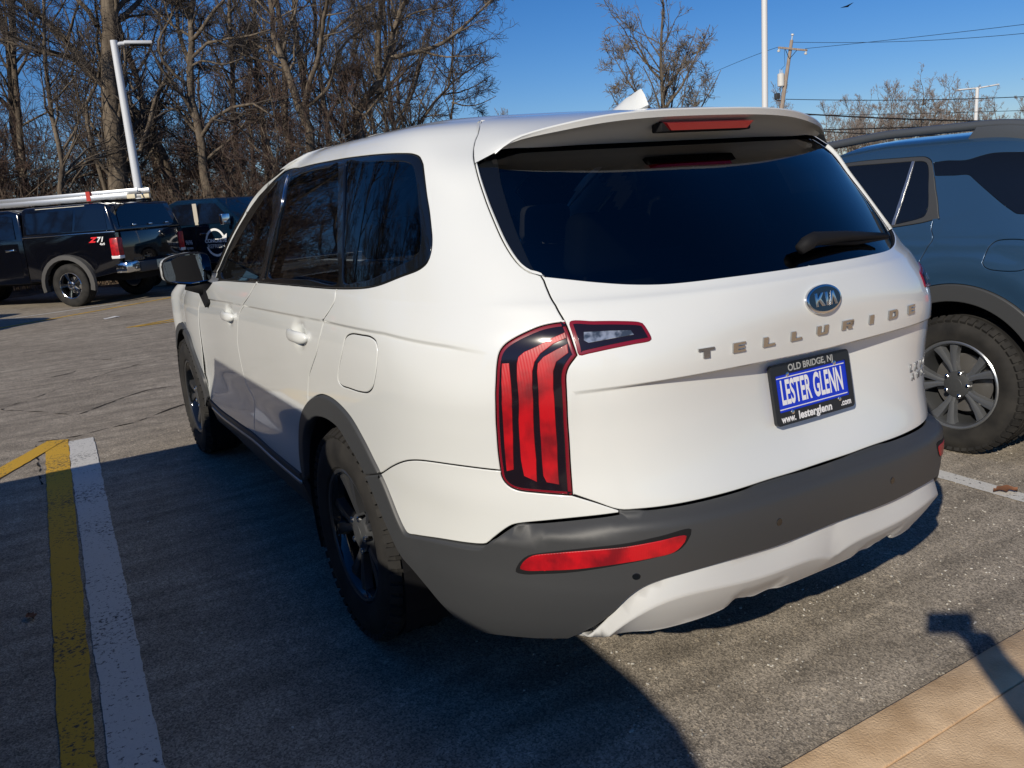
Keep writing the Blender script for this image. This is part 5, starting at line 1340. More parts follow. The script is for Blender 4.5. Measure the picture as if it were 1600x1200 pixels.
def pickup(name, label, loc, rotz, paint, cap, nose=0.0):
    t = thing(name, label, 'pickup truck', loc, rotz)
    W = .985; tp = lambda z: 1-.03*max(0, z-1.15)-.20*max(0, z-1.38)
    # bed sides with the wheel arch cut out of them
    arch = [(.0+.50*math.cos(a), .42+.50*math.sin(a)) for a in np.linspace(math.pi, 0, 14)]
    prof = [(-1.16, .62), (-1.18, 1.33), (.88, 1.33), (.88, .52), (.50, .50)]+arch[::-1]+[(-.50, .52)]
    if nose:                                                            # bed top rounded to shape the shadow it casts
        prof = [(-1.16, .62), (-1.18, .95), (-1.10, 1.12), (-1.0, 1.21), (-.84, 1.30), (-.69, 1.345), (-.465, 1.37), (-.03, 1.39), (.88, 1.40), (.88, .52), (.50, .50)]+arch[::-1]+[(-.50, .52)]
    for s in (-1, 1): side_prism('bed_side', prof, s*W, s*(W-.09), paint, t, .018)
    box('bed_floor', (-.9, -1.1, .62), (.9, .86, .72), M_BLACK, t); box('frame', (-.55, -1.1, .42), (.55, 4.4, .62), M_BLACK, t)
    tg = box('tailgate', (-.84, -1.185, .70), (.84, -1.12, .95 if nose else 1.335), paint, t, bevel=.018)
    farch = [(3.68+.50*math.cos(a), .42+.50*math.sin(a)) for a in np.linspace(math.pi, 0, 14)]
    low = [(.90, .48), (.90, 1.30), (3.05, 1.28), (4.45, 1.16), (4.62, 1.0), (4.62, .55), (4.18, .50)]+farch[::-1]+[(3.18, .50)]
    side_prism('lower_cab', low, -W, W, paint, t, .03)
    side_prism('cab', [(.92, 1.26), (1.0, 1.80), (1.25, 1.87), (2.45+nose, 1.86), (3.25+nose, 1.26)], -W+.03, W-.03, paint, t, .04, tp)
    for s in (-1, 1):
        x = lambda z: s*((W-.03)*tp(z)+.004)
        for pts in ([(1.08, 1.33), (1.14, 1.74), (1.30, 1.77), (1.83, 1.77), (1.83, 1.33)], [(1.93, 1.33), (1.93, 1.77), (2.42, 1.75), (2.95, 1.33)]):
            sheet('side_window', [(x(z), y, z) for y, z in pts], -.006*s, M_DGL, t)
        for (y0, y1) in ((1.0, 1.88), (1.90, 3.0)):
            pts = [(s*(W+.003), y0+.01, .60), (s*(W+.003), y0+.01, 1.24), (s*(W+.003), y1-.01, 1.24), (s*(W+.003), y1-.01, .60)]
            d = sheet('door', pts, .008, paint, t)
            box('handle', (min(s*(W+.005), s*(W+.035)), y0+.10, 1.10), (max(s*(W+.005), s*(W+.035)), y0+.30, 1.14), M_CHROME, d, bevel=.008)
        mr = box('door_mirror', (min(s*1.02, s*1.24), 2.86, 1.30), (max(s*1.02, s*1.24), 2.96, 1.52), M_CHROME, t, bevel=.025)
        sheet('windscreen_pillar', [(x(1.30), 3.18, 1.30), (x(1.82), 2.50, 1.82), (x(1.84), 2.44, 1.84), (x(1.34), 3.06, 1.34)], .004, paint, t)
        # wheel arch flare
        V = []; n = 16
        for i in range(n+1):
            a = math.pi*1.08-(math.pi*1.16)*i/n
            for r, xx in ((.60, W+.002), (.585, W+.055), (.50, W+.065), (.49, W-.03)):
                V.append((s*xx, r*math.cos(a)*(1.02), .43+r*math.sin(a)*.93))
        fl = mesh_obj('arch_flare', V, [(4*i+k, 4*i+k+1, 4*i+k+5, 4*i+k+4) for i in range(n) for k in range(3)], M_FLARE, t, smooth=True)
        fl.data.set_sharp_from_angle(angle=math.radians(40))
        for cy in (0, 3.68):
            wheel('wheel', t, (s*.87, cy, .405), s, R=.405, W=.27, rimR=.245, style='five', rim_mat=M_CHROME, dark=M_GLOSSB, tread=False, face=.1)
        lamp = box('tail_lamp', (min(s*.845, s*(W+.008)), -1.205, .86), (max(s*.845, s*(W+.008)), -1.02, 1.24), M_RED, t, bevel=.03)
        box('reversing_light', (min(s*.85, s*(W+.010)), -1.208, .85), (max(s*.85, s*(W+.010)), -1.02, .915), mat('white_lens', (.75, .74, .72), .2, coat=1), lamp, bevel=.015)
        box('bumper_end', (min(s*.62, s*(W+.005)), -1.33, .58), (max(s*.62, s*(W+.005)), -1.05, .78), M_CHROME if cap else M_CLAD, t, bevel=.04)
    box('rear_bumper', (-.62, -1.33, .56), (.62, -1.18, .76), M_CLAD, t, bevel=.03)
    pl = box('number_plate', (-.155, -1.345, .60), (.155, -1.332, .755), mat('pale_plate', (.62, .60, .42), .5), t, bevel=.004)
    box('plate_band', (-.11, -1.349, .645), (.11, -1.3455, .70), mat('plate_print', (.22, .24, .22), .6), pl)
    box('front_bumper', (-.95, 4.52, .45), (.95, 4.72, .78), M_CHROME, t, bevel=.05)
    return t, tp, W
def black_pickup():
    t, tp, W = pickup('black_pickup', 'black pickup with a bed cap, parked at the far left', (-.25, 15.96, 0), math.radians(45), M_TRB, True)
    cp = lambda z: 1-.17*max(0, z-1.36)
    side_prism('bed_cap', [(-1.17, 1.345), (-1.02, 1.84), (-.85, 1.88), (.80, 1.88), (.88, 1.84), (.88, 1.345)], -W+.005, W-.005, M_TRB, t, .04, cp)
    for s in (-1, 1):
        x = lambda z: s*((W-.005)*cp(z)+.004)
        for pts in ([(-1.02, 1.40), (-.96, 1.76), (-.36, 1.78), (-.30, 1.40)], [(-.24, 1.40), (-.30, 1.78), (.78, 1.78), (.78, 1.40)]):
            sheet('cap_window', [(x(z), y, z) for y, z in pts], -.006*s, M_DGL, t)
        box('cap_gutter', (min(s*.87, s*.90), -.55, 1.835), (max(s*.87, s*.90), .55, 1.85), mat('pale_trim', (.7, .66, .55), .4), t)
        box('bed_rail', (min(s*(W-.02), s*(W+.012)), -1.17, 1.332), (max(s*(W-.02), s*(W+.012)), .88, 1.352), M_CHROME if s < 0 else M_BLACK, t, bevel=.004)
    yb = lambda z: -1.17+(z-1.345)*.303-.012
    sheet('cap_rear_window', [(-.80, yb(1.42), 1.42), (.80, yb(1.42), 1.42), (.70, yb(1.80), 1.80), (-.70, yb(1.80), 1.80)], .006, M_DGL, t)
    for xx in (-.42, .05, .55): box('cap_latch', (xx-.05, yb(1.43)-.03, 1.425), (xx+.05, yb(1.43)-.005, 1.455), M_CHROME, t, bevel=.008)
    # lettering on the bed side and tailgate
    def on_side(y, z, xx=-W-.004): return frame_mtx((xx, y, z), (0, -1, 0), (0, 0, 1))
    text_mesh('lettering', 'Z', .125, .002, mat('red_print', (.75, .01, .02), .5), t, on_side(-.66, 1.215), xs=1.5, offset=.006, shear=.4)
    text_mesh('lettering', '71', .125, .002, M_TXT2, t, on_side(-.83, 1.215), xs=1.25, offset=.004, shear=.3)
    text_mesh('lettering', '4x4', .06, .002, M_TXT2, t, on_side(-.87, 1.135), xs=1.2, offset=.002)
    text_mesh('lettering', 'SIERRA', .075, .004, M_CHROME, t, frame_mtx((-.45, -1.192, .80), (1, 0, 0), (0, 0, 1)), xs=1.3, offset=.001)
    # roof rack
    for yy in (-.75, .15, .75, 1.6): box('rack_bar', (-.72, yy-.03, 1.885), (.72, yy+.03, 1.925), M_BLACK, t)
    # extension ladder lying on the rack: a thing of its own
    mw = Matrix.Translation((-.25, 15.96, 0)) @ Matrix.Rotation(math.radians(45), 4, 'Z')
    ld = thing('extension_ladder', 'aluminium extension ladder with red bands on top of the black pickup', 'ladder', mw @ Vector((-.48, 0, 1.93)), math.radians(45))
    for k, (x0, y0, y1, z0) in enumerate(((-.20, -1.35, 3.3, 0), (.20, -1.35, 3.3, 0), (-.165, -1.55, 2.9, .075), (.165, -1.55, 2.9, .075))):
        box('rail', (x0-.016, y0, z0), (x0+.016, y1, z0+.085), M_ALU, ld, bevel=.004)
    for k in range(15): V, F = tube_arrays([(-.20, -1.2+.305*k, .045), (.20, -1.2+.305*k, .045)], .016, 8); mesh_obj('rung', V, F, M_ALU, ld, smooth=True)
    for k in range(14): V, F = tube_arrays([(-.165, -1.35+.305*k, .12), (.165, -1.35+.305*k, .12)], .016, 8); mesh_obj('rung', V, F, M_ALU, ld, smooth=True)
    for yy in (-.55, 2.6): box('band', (-.225, yy, -.004), (.225, yy+.09, .166), mat('red_strap', (.45, .03, .02), .6), ld)
    for xx in (-.20, .20): box('foot', (xx-.03, -1.52, -.02), (xx+.03, -1.34, .06), mat('foot_cream', (.65, .58, .42), .6), ld, bevel=.01)
def navy_pickup():
    rz = math.radians(-148)
    t, tp, W = pickup('navy_pickup', 'dark navy pickup with a white ring logo on its door, behind the black pickup', (1.56, 18.79, 0), rz, M_NAVY, False)
    x = W+.008
    on = lambda y, z: frame_mtx((x+.006, y, z), (0, 1, 0), (0, 0, 1))
    for yy in (1.88,): box('pillar_cover', ((W-.03)*tp(1.5)+.006, yy-.06, 1.32), ((W-.03)*tp(1.5)+.022, yy+.06, 1.77), M_CREAM, t)
    # ring logo: two open arcs with an arrow head
    def arc(a0, a1, r0=.205, r1=.245):
        n = 24; P = []
        for i in range(n+1):
            a = math.radians(a0+(a1-a0)*i/n); P += [(r0*math.cos(a), r0*math.sin(a)), (r1*math.cos(a), r1*math.sin(a))]
        return P, [(2*i, 2*i+1, 2*i+3, 2*i+2) for i in range(n)]
    mt = on(2.42, .93) @ Matrix.Scale(1.22, 4)
    for a0, a1 in ((22, 168), (198, 335)):
        P, F = arc(a0, a1); V = [mt @ Vector((px, py, 0)) for px, py in P]; mesh_obj('logo_ring', V, F, M_TXT2, t)
    V = [mt @ Vector(p) for p in ((.26, .02, 0), (.16, .08, 0), (.29, .15, 0))]; mesh_obj('logo_arrow', V, [(0, 1, 2)], M_TXT2, t)
    text_mesh('lettering', 'CONCRETE', .105, .001, M_TXT2, t, on(2.42, .965), xs=1.15, offset=.004)
    text_mesh('lettering', 'REFRESH', .115, .001, M_GTXT2, t, on(2.42, .85), xs=1.15, offset=.002)
    text_mesh('lettering', '9696', .13, .001, M_TXT2, t, on(1.62, .955), xs=.8, offset=.003)
    text_mesh('lettering', 'ng.com', .085, .001, M_TXT2, t, on(1.62, .84), xs=.85, offset=.002)
M_TXT2 = mat('decal_white', (.78, .78, .77), .5); M_GTXT2 = mat('decal_grey', (.48, .48, .47), .5)
black_pickup(); navy_pickup()
# the pickup whose shadow lies over the left of the white SUV; it stands just outside the picture
M_SILV = mat('dark_grey_paint', (.03, .031, .033), .2, coat=1.0)  # dark, so little light bounces back into its shadow
sp_, _, _ = pickup('grey_pickup', 'dark grey pickup standing left of the photographer, throwing the big shadow', (-3.62, -1.75, 0), 0, M_SILV, False, .75)
sp_.scale = (1, .86, 1)                                                  # shortened lengthwise so its cast shadow fits
for w_ in sp_.children:
    if w_.name.startswith('wheel'): w_.scale = (1, 1/.86, 1)
# another one of the same row, out of frame on the left, shading the ground in front of the black pickup
s2 = copy_tree(sp_); s2.location = (-4.75, 12.1, 0); s2.rotation_euler = (0, 0, math.radians(45)); s2['label'] = 'dark grey pickup parked left of the black one, outside the picture'

STREET_LOC = (20.55, 22.99, 0)

HERO = [
 [
  [(0.99, 22.74, 0.0, 0.325), (0.99, 22.74, 2.13, 0.26), (1.08, 22.73, 3.13, 0.252), (1.15, 22.72, 3.96, 0.244), (1.22, 22.71, 4.77, 0.236), (1.31, 22.7, 5.57, 0.228), (1.42, 22.69, 6.36, 0.22), (1.56, 22.67, 7.15, 0.213), (1.73, 22.64, 8.07, 0.205), (1.9, 22.62, 9.29, 0.197)],
  [(1.17, 22.72, 6.52, 0.075), (1.06, 22.87, 6.86, 0.065), (0.86, 23.03, 7.19, 0.054), (0.65, 23.19, 7.84, 0.043), (0.55, 23.34, 8.93, 0.033)],
  [(1.72, 22.65, 6.68, 0.076), (2.19, 22.94, 7.08, 0.063), (2.73, 23.22, 7.72, 0.049), (3.2, 23.5, 8.87, 0.035)],
  [(1.69, 22.65, 6.62, 0.042), (2.08, 23.04, 6.84, 0.034), (2.88, 23.36, 6.98, 0.026), (3.78, 23.63, 6.98, 0.018)],
  [(1.73, 22.64, 8.07, 0.099), (1.66, 23.66, 9.11, 0.072), (1.53, 24.68, 10.65, 0.043)],
 ],
 [
  [(2.75, 24.51, 0.0, 0.227), (2.75, 24.51, 1.98, 0.182), (2.65, 24.53, 2.73, 0.17), (2.5, 24.55, 3.44, 0.157), (2.29, 24.58, 4.12, 0.144), (1.95, 24.63, 4.63, 0.132), (1.29, 24.72, 5.38, 0.119), (0.89, 24.76, 5.93, 0.107), (0.58, 24.79, 6.49, 0.095), (0.13, 24.82, 7.03, 0.084), (-0.39, 24.86, 7.53, 0.072), (-1.09, 24.88, 8.22, 0.061), (-1.55, 24.89, 9.19, 0.05)],
  [(0.89, 24.76, 5.93, 0.054), (0.39, 25.17, 6.16, 0.042), (-0.12, 25.56, 6.36, 0.03), (-0.68, 25.95, 6.75, 0.018)],
  [(2.29, 24.58, 4.12, 0.056), (2.24, 25.23, 5.09, 0.044), (2.08, 25.89, 5.82, 0.032), (2.21, 26.52, 6.74, 0.019)],
  [(0.58, 24.79, 6.49, 0.044), (0.81, 23.7, 7.02, 0.03), (1.19, 22.59, 7.72, 0.016)],
 ],
 [
  [(-0.47, 21.36, 0.0, 0.08), (-0.47, 21.36, 2.34, 0.064), (-0.31, 21.35, 3.48, 0.058), (-0.33, 21.35, 3.86, 0.054), (-0.29, 21.34, 4.8, 0.049), (-0.25, 21.34, 5.53, 0.044), (-0.18, 21.34, 6.21, 0.039), (-0.09, 21.33, 6.78, 0.035), (0.0, 21.32, 7.63, 0.03)],
  [(-0.19, 21.34, 5.92, 0.023), (-0.39, 21.27, 6.33, 0.017), (-0.73, 21.21, 6.66, 0.011)],
  [(-0.29, 21.34, 4.8, 0.023), (0.23, 22.31, 5.65, 0.018), (0.57, 23.28, 6.45, 0.013)],
 ],
 [
  [(0.74, 23.27, 0.0, 0.076), (0.74, 23.27, 2.34, 0.061), (0.62, 23.28, 3.41, 0.055), (0.59, 23.28, 4.24, 0.049), (0.78, 23.26, 4.85, 0.043), (1.08, 23.23, 5.25, 0.038), (1.07, 23.23, 5.82, 0.032), (0.89, 23.25, 6.14, 0.027), (0.76, 23.27, 6.5, 0.021)],
  [(0.59, 23.28, 4.24, 0.026), (0.48, 23.63, 4.9, 0.018), (0.11, 23.99, 5.36, 0.01)],
 ],
 [
  [(3.12, 21.9, 0.0, 0.165), (3.12, 21.9, 1.96, 0.132), (3.13, 21.9, 2.36, 0.124), (3.15, 21.89, 3.62, 0.115), (3.12, 21.9, 4.29, 0.106), (3.08, 21.91, 4.82, 0.098), (3.18, 21.89, 5.46, 0.09), (3.32, 21.86, 6.1, 0.082), (3.4, 21.84, 6.66, 0.074), (3.6, 21.8, 7.67, 0.066), (3.69, 21.78, 8.6, 0.058)],
  [(3.18, 21.89, 5.46, 0.068), (3.15, 22.35, 6.03, 0.06), (3.21, 22.8, 6.44, 0.052), (3.34, 23.24, 7.15, 0.044), (3.67, 23.63, 7.95, 0.036)],
  [(3.32, 21.86, 6.07, 0.059), (3.44, 21.39, 6.18, 0.05), (3.77, 20.86, 6.62, 0.041), (3.93, 20.38, 6.76, 0.032), (4.36, 19.81, 7.39, 0.024)],
  [(3.1, 21.9, 4.82, 0.051), (2.79, 21.94, 5.19, 0.045), (2.49, 21.97, 5.63, 0.039), (2.49, 21.95, 6.02, 0.033), (2.77, 21.87, 6.45, 0.028), (2.97, 21.81, 6.79, 0.022), (3.34, 21.71, 7.48, 0.017)],
  [(3.17, 21.89, 5.38, 0.034), (3.44, 21.44, 5.47, 0.027), (3.76, 20.98, 5.32, 0.019), (4.23, 20.47, 5.4, 0.012)],
 ],
 [
  [(4.35, 23.68, 0.0, 0.109), (4.35, 23.68, 1.94, 0.087), (4.37, 23.67, 2.37, 0.079), (4.58, 23.62, 4.41, 0.07), (4.75, 23.58, 6.19, 0.061), (4.85, 23.55, 7.14, 0.054), (4.95, 23.53, 8.5, 0.046)],
  [(4.7, 23.59, 5.57, 0.037), (5.18, 23.54, 6.28, 0.031), (5.57, 23.5, 7.16, 0.025), (5.79, 23.5, 8.04, 0.019)],
  [(4.62, 23.61, 4.68, 0.038), (4.46, 23.76, 5.42, 0.03), (4.01, 23.98, 5.72, 0.022), (3.7, 24.16, 5.83, 0.014)],
 ],
 [
  [(5.56, 20.75, 0.0, 0.189), (5.56, 20.75, 1.94, 0.151), (5.61, 20.74, 2.37, 0.137), (5.81, 20.67, 3.72, 0.122), (5.57, 20.75, 4.48, 0.107), (5.42, 20.8, 5.2, 0.092), (5.27, 20.84, 5.93, 0.078), (5.22, 20.86, 6.73, 0.064), (5.17, 20.87, 7.85, 0.05)],
  [(5.75, 20.69, 4.23, 0.079), (5.89, 20.18, 4.9, 0.068), (6.04, 19.67, 5.53, 0.058), (6.08, 19.19, 6.21, 0.049), (6.05, 18.73, 6.49, 0.04), (6.04, 18.27, 7.26, 0.031)],
  [(6.37, 20.48, 5.81, 0.043), (6.67, 20.03, 6.09, 0.036), (7.06, 19.54, 6.4, 0.029), (7.46, 19.03, 6.59, 0.023), (7.87, 18.5, 6.98, 0.016)],
  [(5.87, 20.65, 4.22, 0.052), (6.31, 20.33, 4.59, 0.046), (6.47, 20.1, 5.01, 0.04), (6.62, 19.86, 5.46, 0.034), (6.91, 19.57, 5.82, 0.028), (7.1, 19.32, 5.96, 0.022), (7.38, 19.02, 6.31, 0.017)],
  [(5.42, 20.8, 5.2, 0.043), (5.37, 21.46, 5.67, 0.035), (5.09, 22.2, 6.04, 0.027), (4.9, 22.89, 6.67, 0.018)],
  [(5.35, 20.82, 5.56, 0.043), (5.8, 21.09, 6.35, 0.036), (6.17, 21.39, 7.08, 0.029), (6.44, 21.72, 7.98, 0.022)],
 ],
 [
  [(7.53, 21.65, 0.0, 0.155), (7.53, 21.65, 2.59, 0.124), (7.61, 21.62, 3.32, 0.116), (7.66, 21.6, 4.13, 0.107), (8.06, 21.44, 4.7, 0.1), (8.39, 21.3, 5.07, 0.092), (8.6, 21.21, 5.5, 0.085), (8.72, 21.16, 6.07, 0.077), (8.92, 21.07, 6.58, 0.07), (9.22, 20.93, 7.11, 0.062), (9.71, 20.69, 7.93, 0.055)],
  [(8.32, 21.33, 5.02, 0.075), (8.22, 20.96, 5.8, 0.064), (8.2, 20.55, 6.57, 0.054), (8.12, 20.17, 6.9, 0.044), (8.12, 19.75, 7.76, 0.034)],
  [(8.64, 21.19, 5.57, 0.075), (9.44, 21.07, 5.72, 0.066), (10.06, 21.02, 5.9, 0.057), (10.79, 20.89, 6.3, 0.048), (11.29, 20.87, 6.65, 0.038), (11.85, 20.81, 7.11, 0.029), (12.45, 20.7, 7.57, 0.019)],
  [(9.55, 20.77, 5.68, 0.037), (9.79, 19.74, 5.38, 0.024), (10.19, 18.6, 5.26, 0.011)],
  [(7.66, 21.6, 3.86, 0.047), (7.59, 21.77, 4.33, 0.04), (7.41, 21.98, 4.99, 0.033), (7.56, 22.06, 5.21, 0.026), (7.38, 22.27, 5.48, 0.019)],
  [(8.72, 21.16, 6.07, 0.037), (8.86, 20.48, 6.49, 0.029), (9.28, 19.66, 6.59, 0.021), (9.57, 18.88, 6.52, 0.013)],
 ],
 [
  [(10.18, 23.79, 0.0, 0.08), (10.18, 23.79, 3.22, 0.064), (10.43, 23.68, 3.82, 0.057), (10.96, 23.42, 4.49, 0.049), (11.48, 23.16, 5.05, 0.042), (11.66, 23.06, 5.74, 0.035), (11.73, 23.03, 6.58, 0.028), (11.86, 22.96, 7.48, 0.021)],
  [(11.27, 23.27, 4.81, 0.032), (11.49, 21.88, 4.78, 0.02), (11.57, 20.55, 4.97, 0.01)],
  [(11.48, 23.16, 5.05, 0.032), (12.67, 23.47, 5.71, 0.022), (13.71, 23.84, 6.09, 0.011)],
 ],
 [
  [(11.91, 24.06, 0.0, 0.062), (11.91, 24.06, 3.39, 0.05), (11.94, 24.05, 4.03, 0.042), (12.07, 23.98, 4.85, 0.034), (12.11, 23.96, 5.88, 0.027), (12.3, 23.86, 6.89, 0.019)],
  [(12.01, 24.01, 4.65, 0.027), (12.34, 23.09, 4.43, 0.019), (12.68, 22.15, 4.61, 0.01)],
  [(12.08, 23.97, 5.27, 0.027), (11.32, 23.64, 5.83, 0.019), (10.83, 23.17, 6.52, 0.01)],
 ],
 [
  [(5.47, 24.43, 0.0, 0.126), (5.47, 24.43, 1.89, 0.101), (5.56, 24.4, 2.86, 0.092), (5.59, 24.39, 4.01, 0.083), (5.61, 24.39, 5.14, 0.074), (5.67, 24.37, 6.25, 0.065), (5.78, 24.34, 7.34, 0.056), (5.89, 24.31, 8.59, 0.048)],
  [(5.61, 24.39, 5.14, 0.039), (5.72, 25.48, 6.06, 0.03), (5.76, 26.59, 7.03, 0.021)],
  [(5.59, 24.39, 4.01, 0.04), (6.44, 25.02, 4.84, 0.031), (7.08, 25.7, 5.71, 0.021)],
 ],
 [
  [(-1.13, 26.39, 0.0, 0.13), (-1.13, 26.39, 2.39, 0.104), (-0.97, 26.38, 3.66, 0.094), (-0.88, 26.38, 4.91, 0.083), (-0.75, 26.37, 6.14, 0.073), (-0.6, 26.37, 7.35, 0.064), (-0.48, 26.36, 8.7, 0.054)],
  [(-0.88, 26.38, 4.91, 0.046), (-1.05, 25.91, 5.55, 0.032), (-1.33, 25.44, 6.15, 0.018)],
  [(-0.78, 26.38, 5.79, 0.046), (-0.27, 27.39, 6.67, 0.033), (0.07, 28.41, 7.78, 0.02)],
 ],
]

# ---------------------------------------------------------------- bare winter trees
M_BARK = mat('bark', (.15, .12, .09), .9, spec=.15)
add_noise_color(M_BARK, (.060, .047, .036), (.200, .162, .120), 2.2, 8, .3, .7, stretch=(4, 4, .7))
add_bump(M_BARK, 14, .8, .03)
M_TWIG = mat('twig_bark', (.085, .072, .062), .9, spec=.15)
M_TWIGR = mat('reddish_twigs', (.105, .072, .058), .9, spec=.15)
M_FART = mat('hazed_far_twigs', (.27, .23, .205), .9, spec=.15)  # lighter than the near twigs: distance haze put into the colour
M_BUD = mat('budding_twigs', (.20, .165, .125), .9, spec=.15)
def tubes_batch(P, Rr, sides):
    """many tubes of equal point count at once: P (n,k,3), Rr (n,k)"""
    n, k, _ = P.shape
    t = np.empty_like(P); t[:, 1:-1] = P[:, 2:]-P[:, :-2]; t[:, 0] = P[:, 1]-P[:, 0]; t[:, -1] = P[:, -1]-P[:, -2]
    t /= np.linalg.norm(t, axis=2)[..., None]+1e-9
    ref = np.where(np.abs(t[:, :1, 2:3]) < .8, np.array([0, 0, 1.0]), np.array([1.0, 0, 0]))
    a = np.cross(t, np.broadcast_to(ref, t.shape)); a /= np.linalg.norm(a, axis=2)[..., None]+1e-9; b = np.cross(t, a)
    ang = np.arange(sides)*2*np.pi/sides
    V = P[:, :, None, :]+Rr[:, :, None, None]*(np.cos(ang)[None, None, :, None]*a[:, :, None]+np.sin(ang)[None, None, :, None]*b[:, :, None])
    V = V.reshape(-1, 3)
    base = (np.arange(n)*k*sides)[:, None, None]+(np.arange(k-1)*sides)[None, :, None]+np.arange(sides)[None, None, :]
    nx = (np.arange(n)*k*sides)[:, None, None]+(np.arange(k-1)*sides)[None, :, None]+((np.arange(sides)+1) % sides)[None, None, :]
    F = np.stack([base, nx, nx+sides, base+sides], -1).reshape(-1, 4)
    return V, F
def sprout(P, Rr, rng, n_per, len_f, ang, k=5, up=.25, rad_f=.5, tmin=.25, wob=.10, minlen=.25, lens=None):
    """child branches along parents P (n,k0,3); returns P2, R2, length"""
    n, k0, _ = P.shape
    cnt = rng.poisson(n_per, n); idx = np.repeat(np.arange(n), cnt)
    if len(idx) == 0: return None
    t = tmin+(1-tmin)*rng.random(len(idx))**.85
    f = t*(k0-1); i0 = np.minimum(f.astype(int), k0-2); fr = (f-i0)[:, None]
    p0 = P[idx, i0]*(1-fr)+P[idx, i0+1]*fr
    tan = P[idx, i0+1]-P[idx, i0]; tan /= np.linalg.norm(tan, axis=1)[:, None]+1e-9
    r0 = Rr[idx, i0]*(1-fr[:, 0])+Rr[idx, i0+1]*fr[:, 0]
    L_ = lens[idx]*len_f*(1.15-.7*t)*rng.uniform(.6, 1.3, len(idx)) if lens is not None else np.full(len(idx), len_f)
    L_ = np.maximum(L_, minlen)
    rnd = rng.normal(size=(len(idx), 3)); rnd -= (rnd*tan).sum(1)[:, None]*tan; rnd /= np.linalg.norm(rnd, axis=1)[:, None]+1e-9
    a = np.radians(rng.uniform(ang[0], ang[1], len(idx)))[:, None]
    d = tan*np.cos(a)+rnd*np.sin(a); out = np.empty((len(idx), k, 3)); out[:, 0] = p0; step = (L_/(k-1))[:, None]
    for j in range(1, k):
        d = d+rng.normal(size=d.shape)*wob*2; d[:, 2] += up*.35; d /= np.linalg.norm(d, axis=1)[:, None]
        out[:, j] = out[:, j-1]+d*step
    r1 = np.minimum(r0*rad_f*rng.uniform(.7, 1.1, len(idx)), L_*.03)
    R2 = r1[:, None]*np.linspace(1, .35, k)[None]
    return out, R2, L_
def resample(limb, k):
    a = np.array(limb, float); P, r = a[:, :3], a[:, 3]
    d = np.concatenate([[0], np.cumsum(np.linalg.norm(np.diff(P, axis=0), axis=1))]); q = np.linspace(0, d[-1], k)
    B = natural_basis(d, q); Pn = B @ P
    return Pn, np.interp(q, d, r), d[-1]
def tree_mesh(name, limbs, rng, l1=(7, .33), l2=(6, .5), l3=(5, .5), l4=(0, .5), up=.3, trunk_min=.3, twig_r=.006, buds=0, twig_mat=None):
    trunkV, trunkF, nV = [], [], 0
    k0 = 14; Ps, Rs, Ls = [], [], []
    for lb in limbs:
        p, r, L_ = resample(lb, k0); p = p+np.r_[np.zeros((1, 3)), rng.normal(size=(k0-1, 3))*.02*L_/8]
        Ps.append(p); Rs.append(r); Ls.append(L_)
    P0, R0, L0 = np.array(Ps), np.array(Rs), np.array(Ls)
    V, F = tubes_batch(P0, R0, 9); TV, TF = [V], [F]; o = len(V)
    WV, WF, ow = [], [], 0
    lev = [(P0, R0, L0)]
    for li, (npb, lf) in enumerate((l1, l2, l3, l4)):
        if npb == 0: break
        P, Rr, Ln = lev[-1]
        lim = [4.5, 2.6, 1.5, .8][li]
        res = sprout(P, Rr, rng, npb*(1 if li else np.clip(Ln/6, .4, 2.2)), lf, (28, 62), 5 if li < 2 else 4, up=up*(1 if li < 2 else .6), rad_f=.55, tmin=trunk_min if li == 0 else .15, wob=.10, lens=np.minimum(Ln, lim*3))
        if res is None: break
        P2, R2, L2 = res; R2 = np.maximum(R2, twig_r*(1.0 if li > 1 else 1.3)); lev.append((P2, R2, L2))
        if li == 0: V, F = tubes_batch(P2, R2, 5); TV.append(V); TF.append(F+o); o += len(V)
        else: V, F = tubes_batch(P2, R2, 4 if li == 1 else 3); WV.append(V); WF.append(F+ow); ow += len(V)
    if buds:
        P, _, _ = lev[-1]; tips = P.reshape(-1, 3)[rng.random(P.shape[0]*P.shape[1]) < buds]
        q = tips[:, None, :]+rng.normal(size=(len(tips), 4, 3))*.017
        V = q.reshape(-1, 3); F = (np.arange(len(tips))*4)[:, None]+np.array([0, 1, 2, 3])[None]; WV.append(V); WF.append(F+ow); ow += len(V)
    def mk(nm, Vs, Fs, m):
        V = np.concatenate(Vs).astype(np.float32); F = np.concatenate(Fs).astype(np.int32)
        me = bpy.data.meshes.new(nm); me.vertices.add(len(V)); me.vertices.foreach_set('co', V.ravel())
        me.loops.add(F.size); me.loops.foreach_set('vertex_index', F.ravel()); me.polygons.add(len(F))
        me.polygons.foreach_set('loop_start', np.arange(len(F), dtype=np.int32)*4); me.polygons.foreach_set('loop_total', np.full(len(F), 4, np.int32))
        me.update(calc_edges=True); me.materials.append(m); me.shade_smooth(); return me
    return mk(name+'_trunk', TV, TF, M_BARK), mk(name+'_crown', WV, WF, twig_mat or M_TWIG) if WV else None
def place_tree(name, meshes, label, loc=(0, 0, 0), rz=0, s=1.0, group=None):
    t = thing(name, label, 'tree', loc, rz, group); t.scale = (s, s, s)
    link(bpy.data.objects.new('trunk', meshes[0]), t)
    if meshes[1]: link(bpy.data.objects.new('crown', meshes[1]), t)
    return t
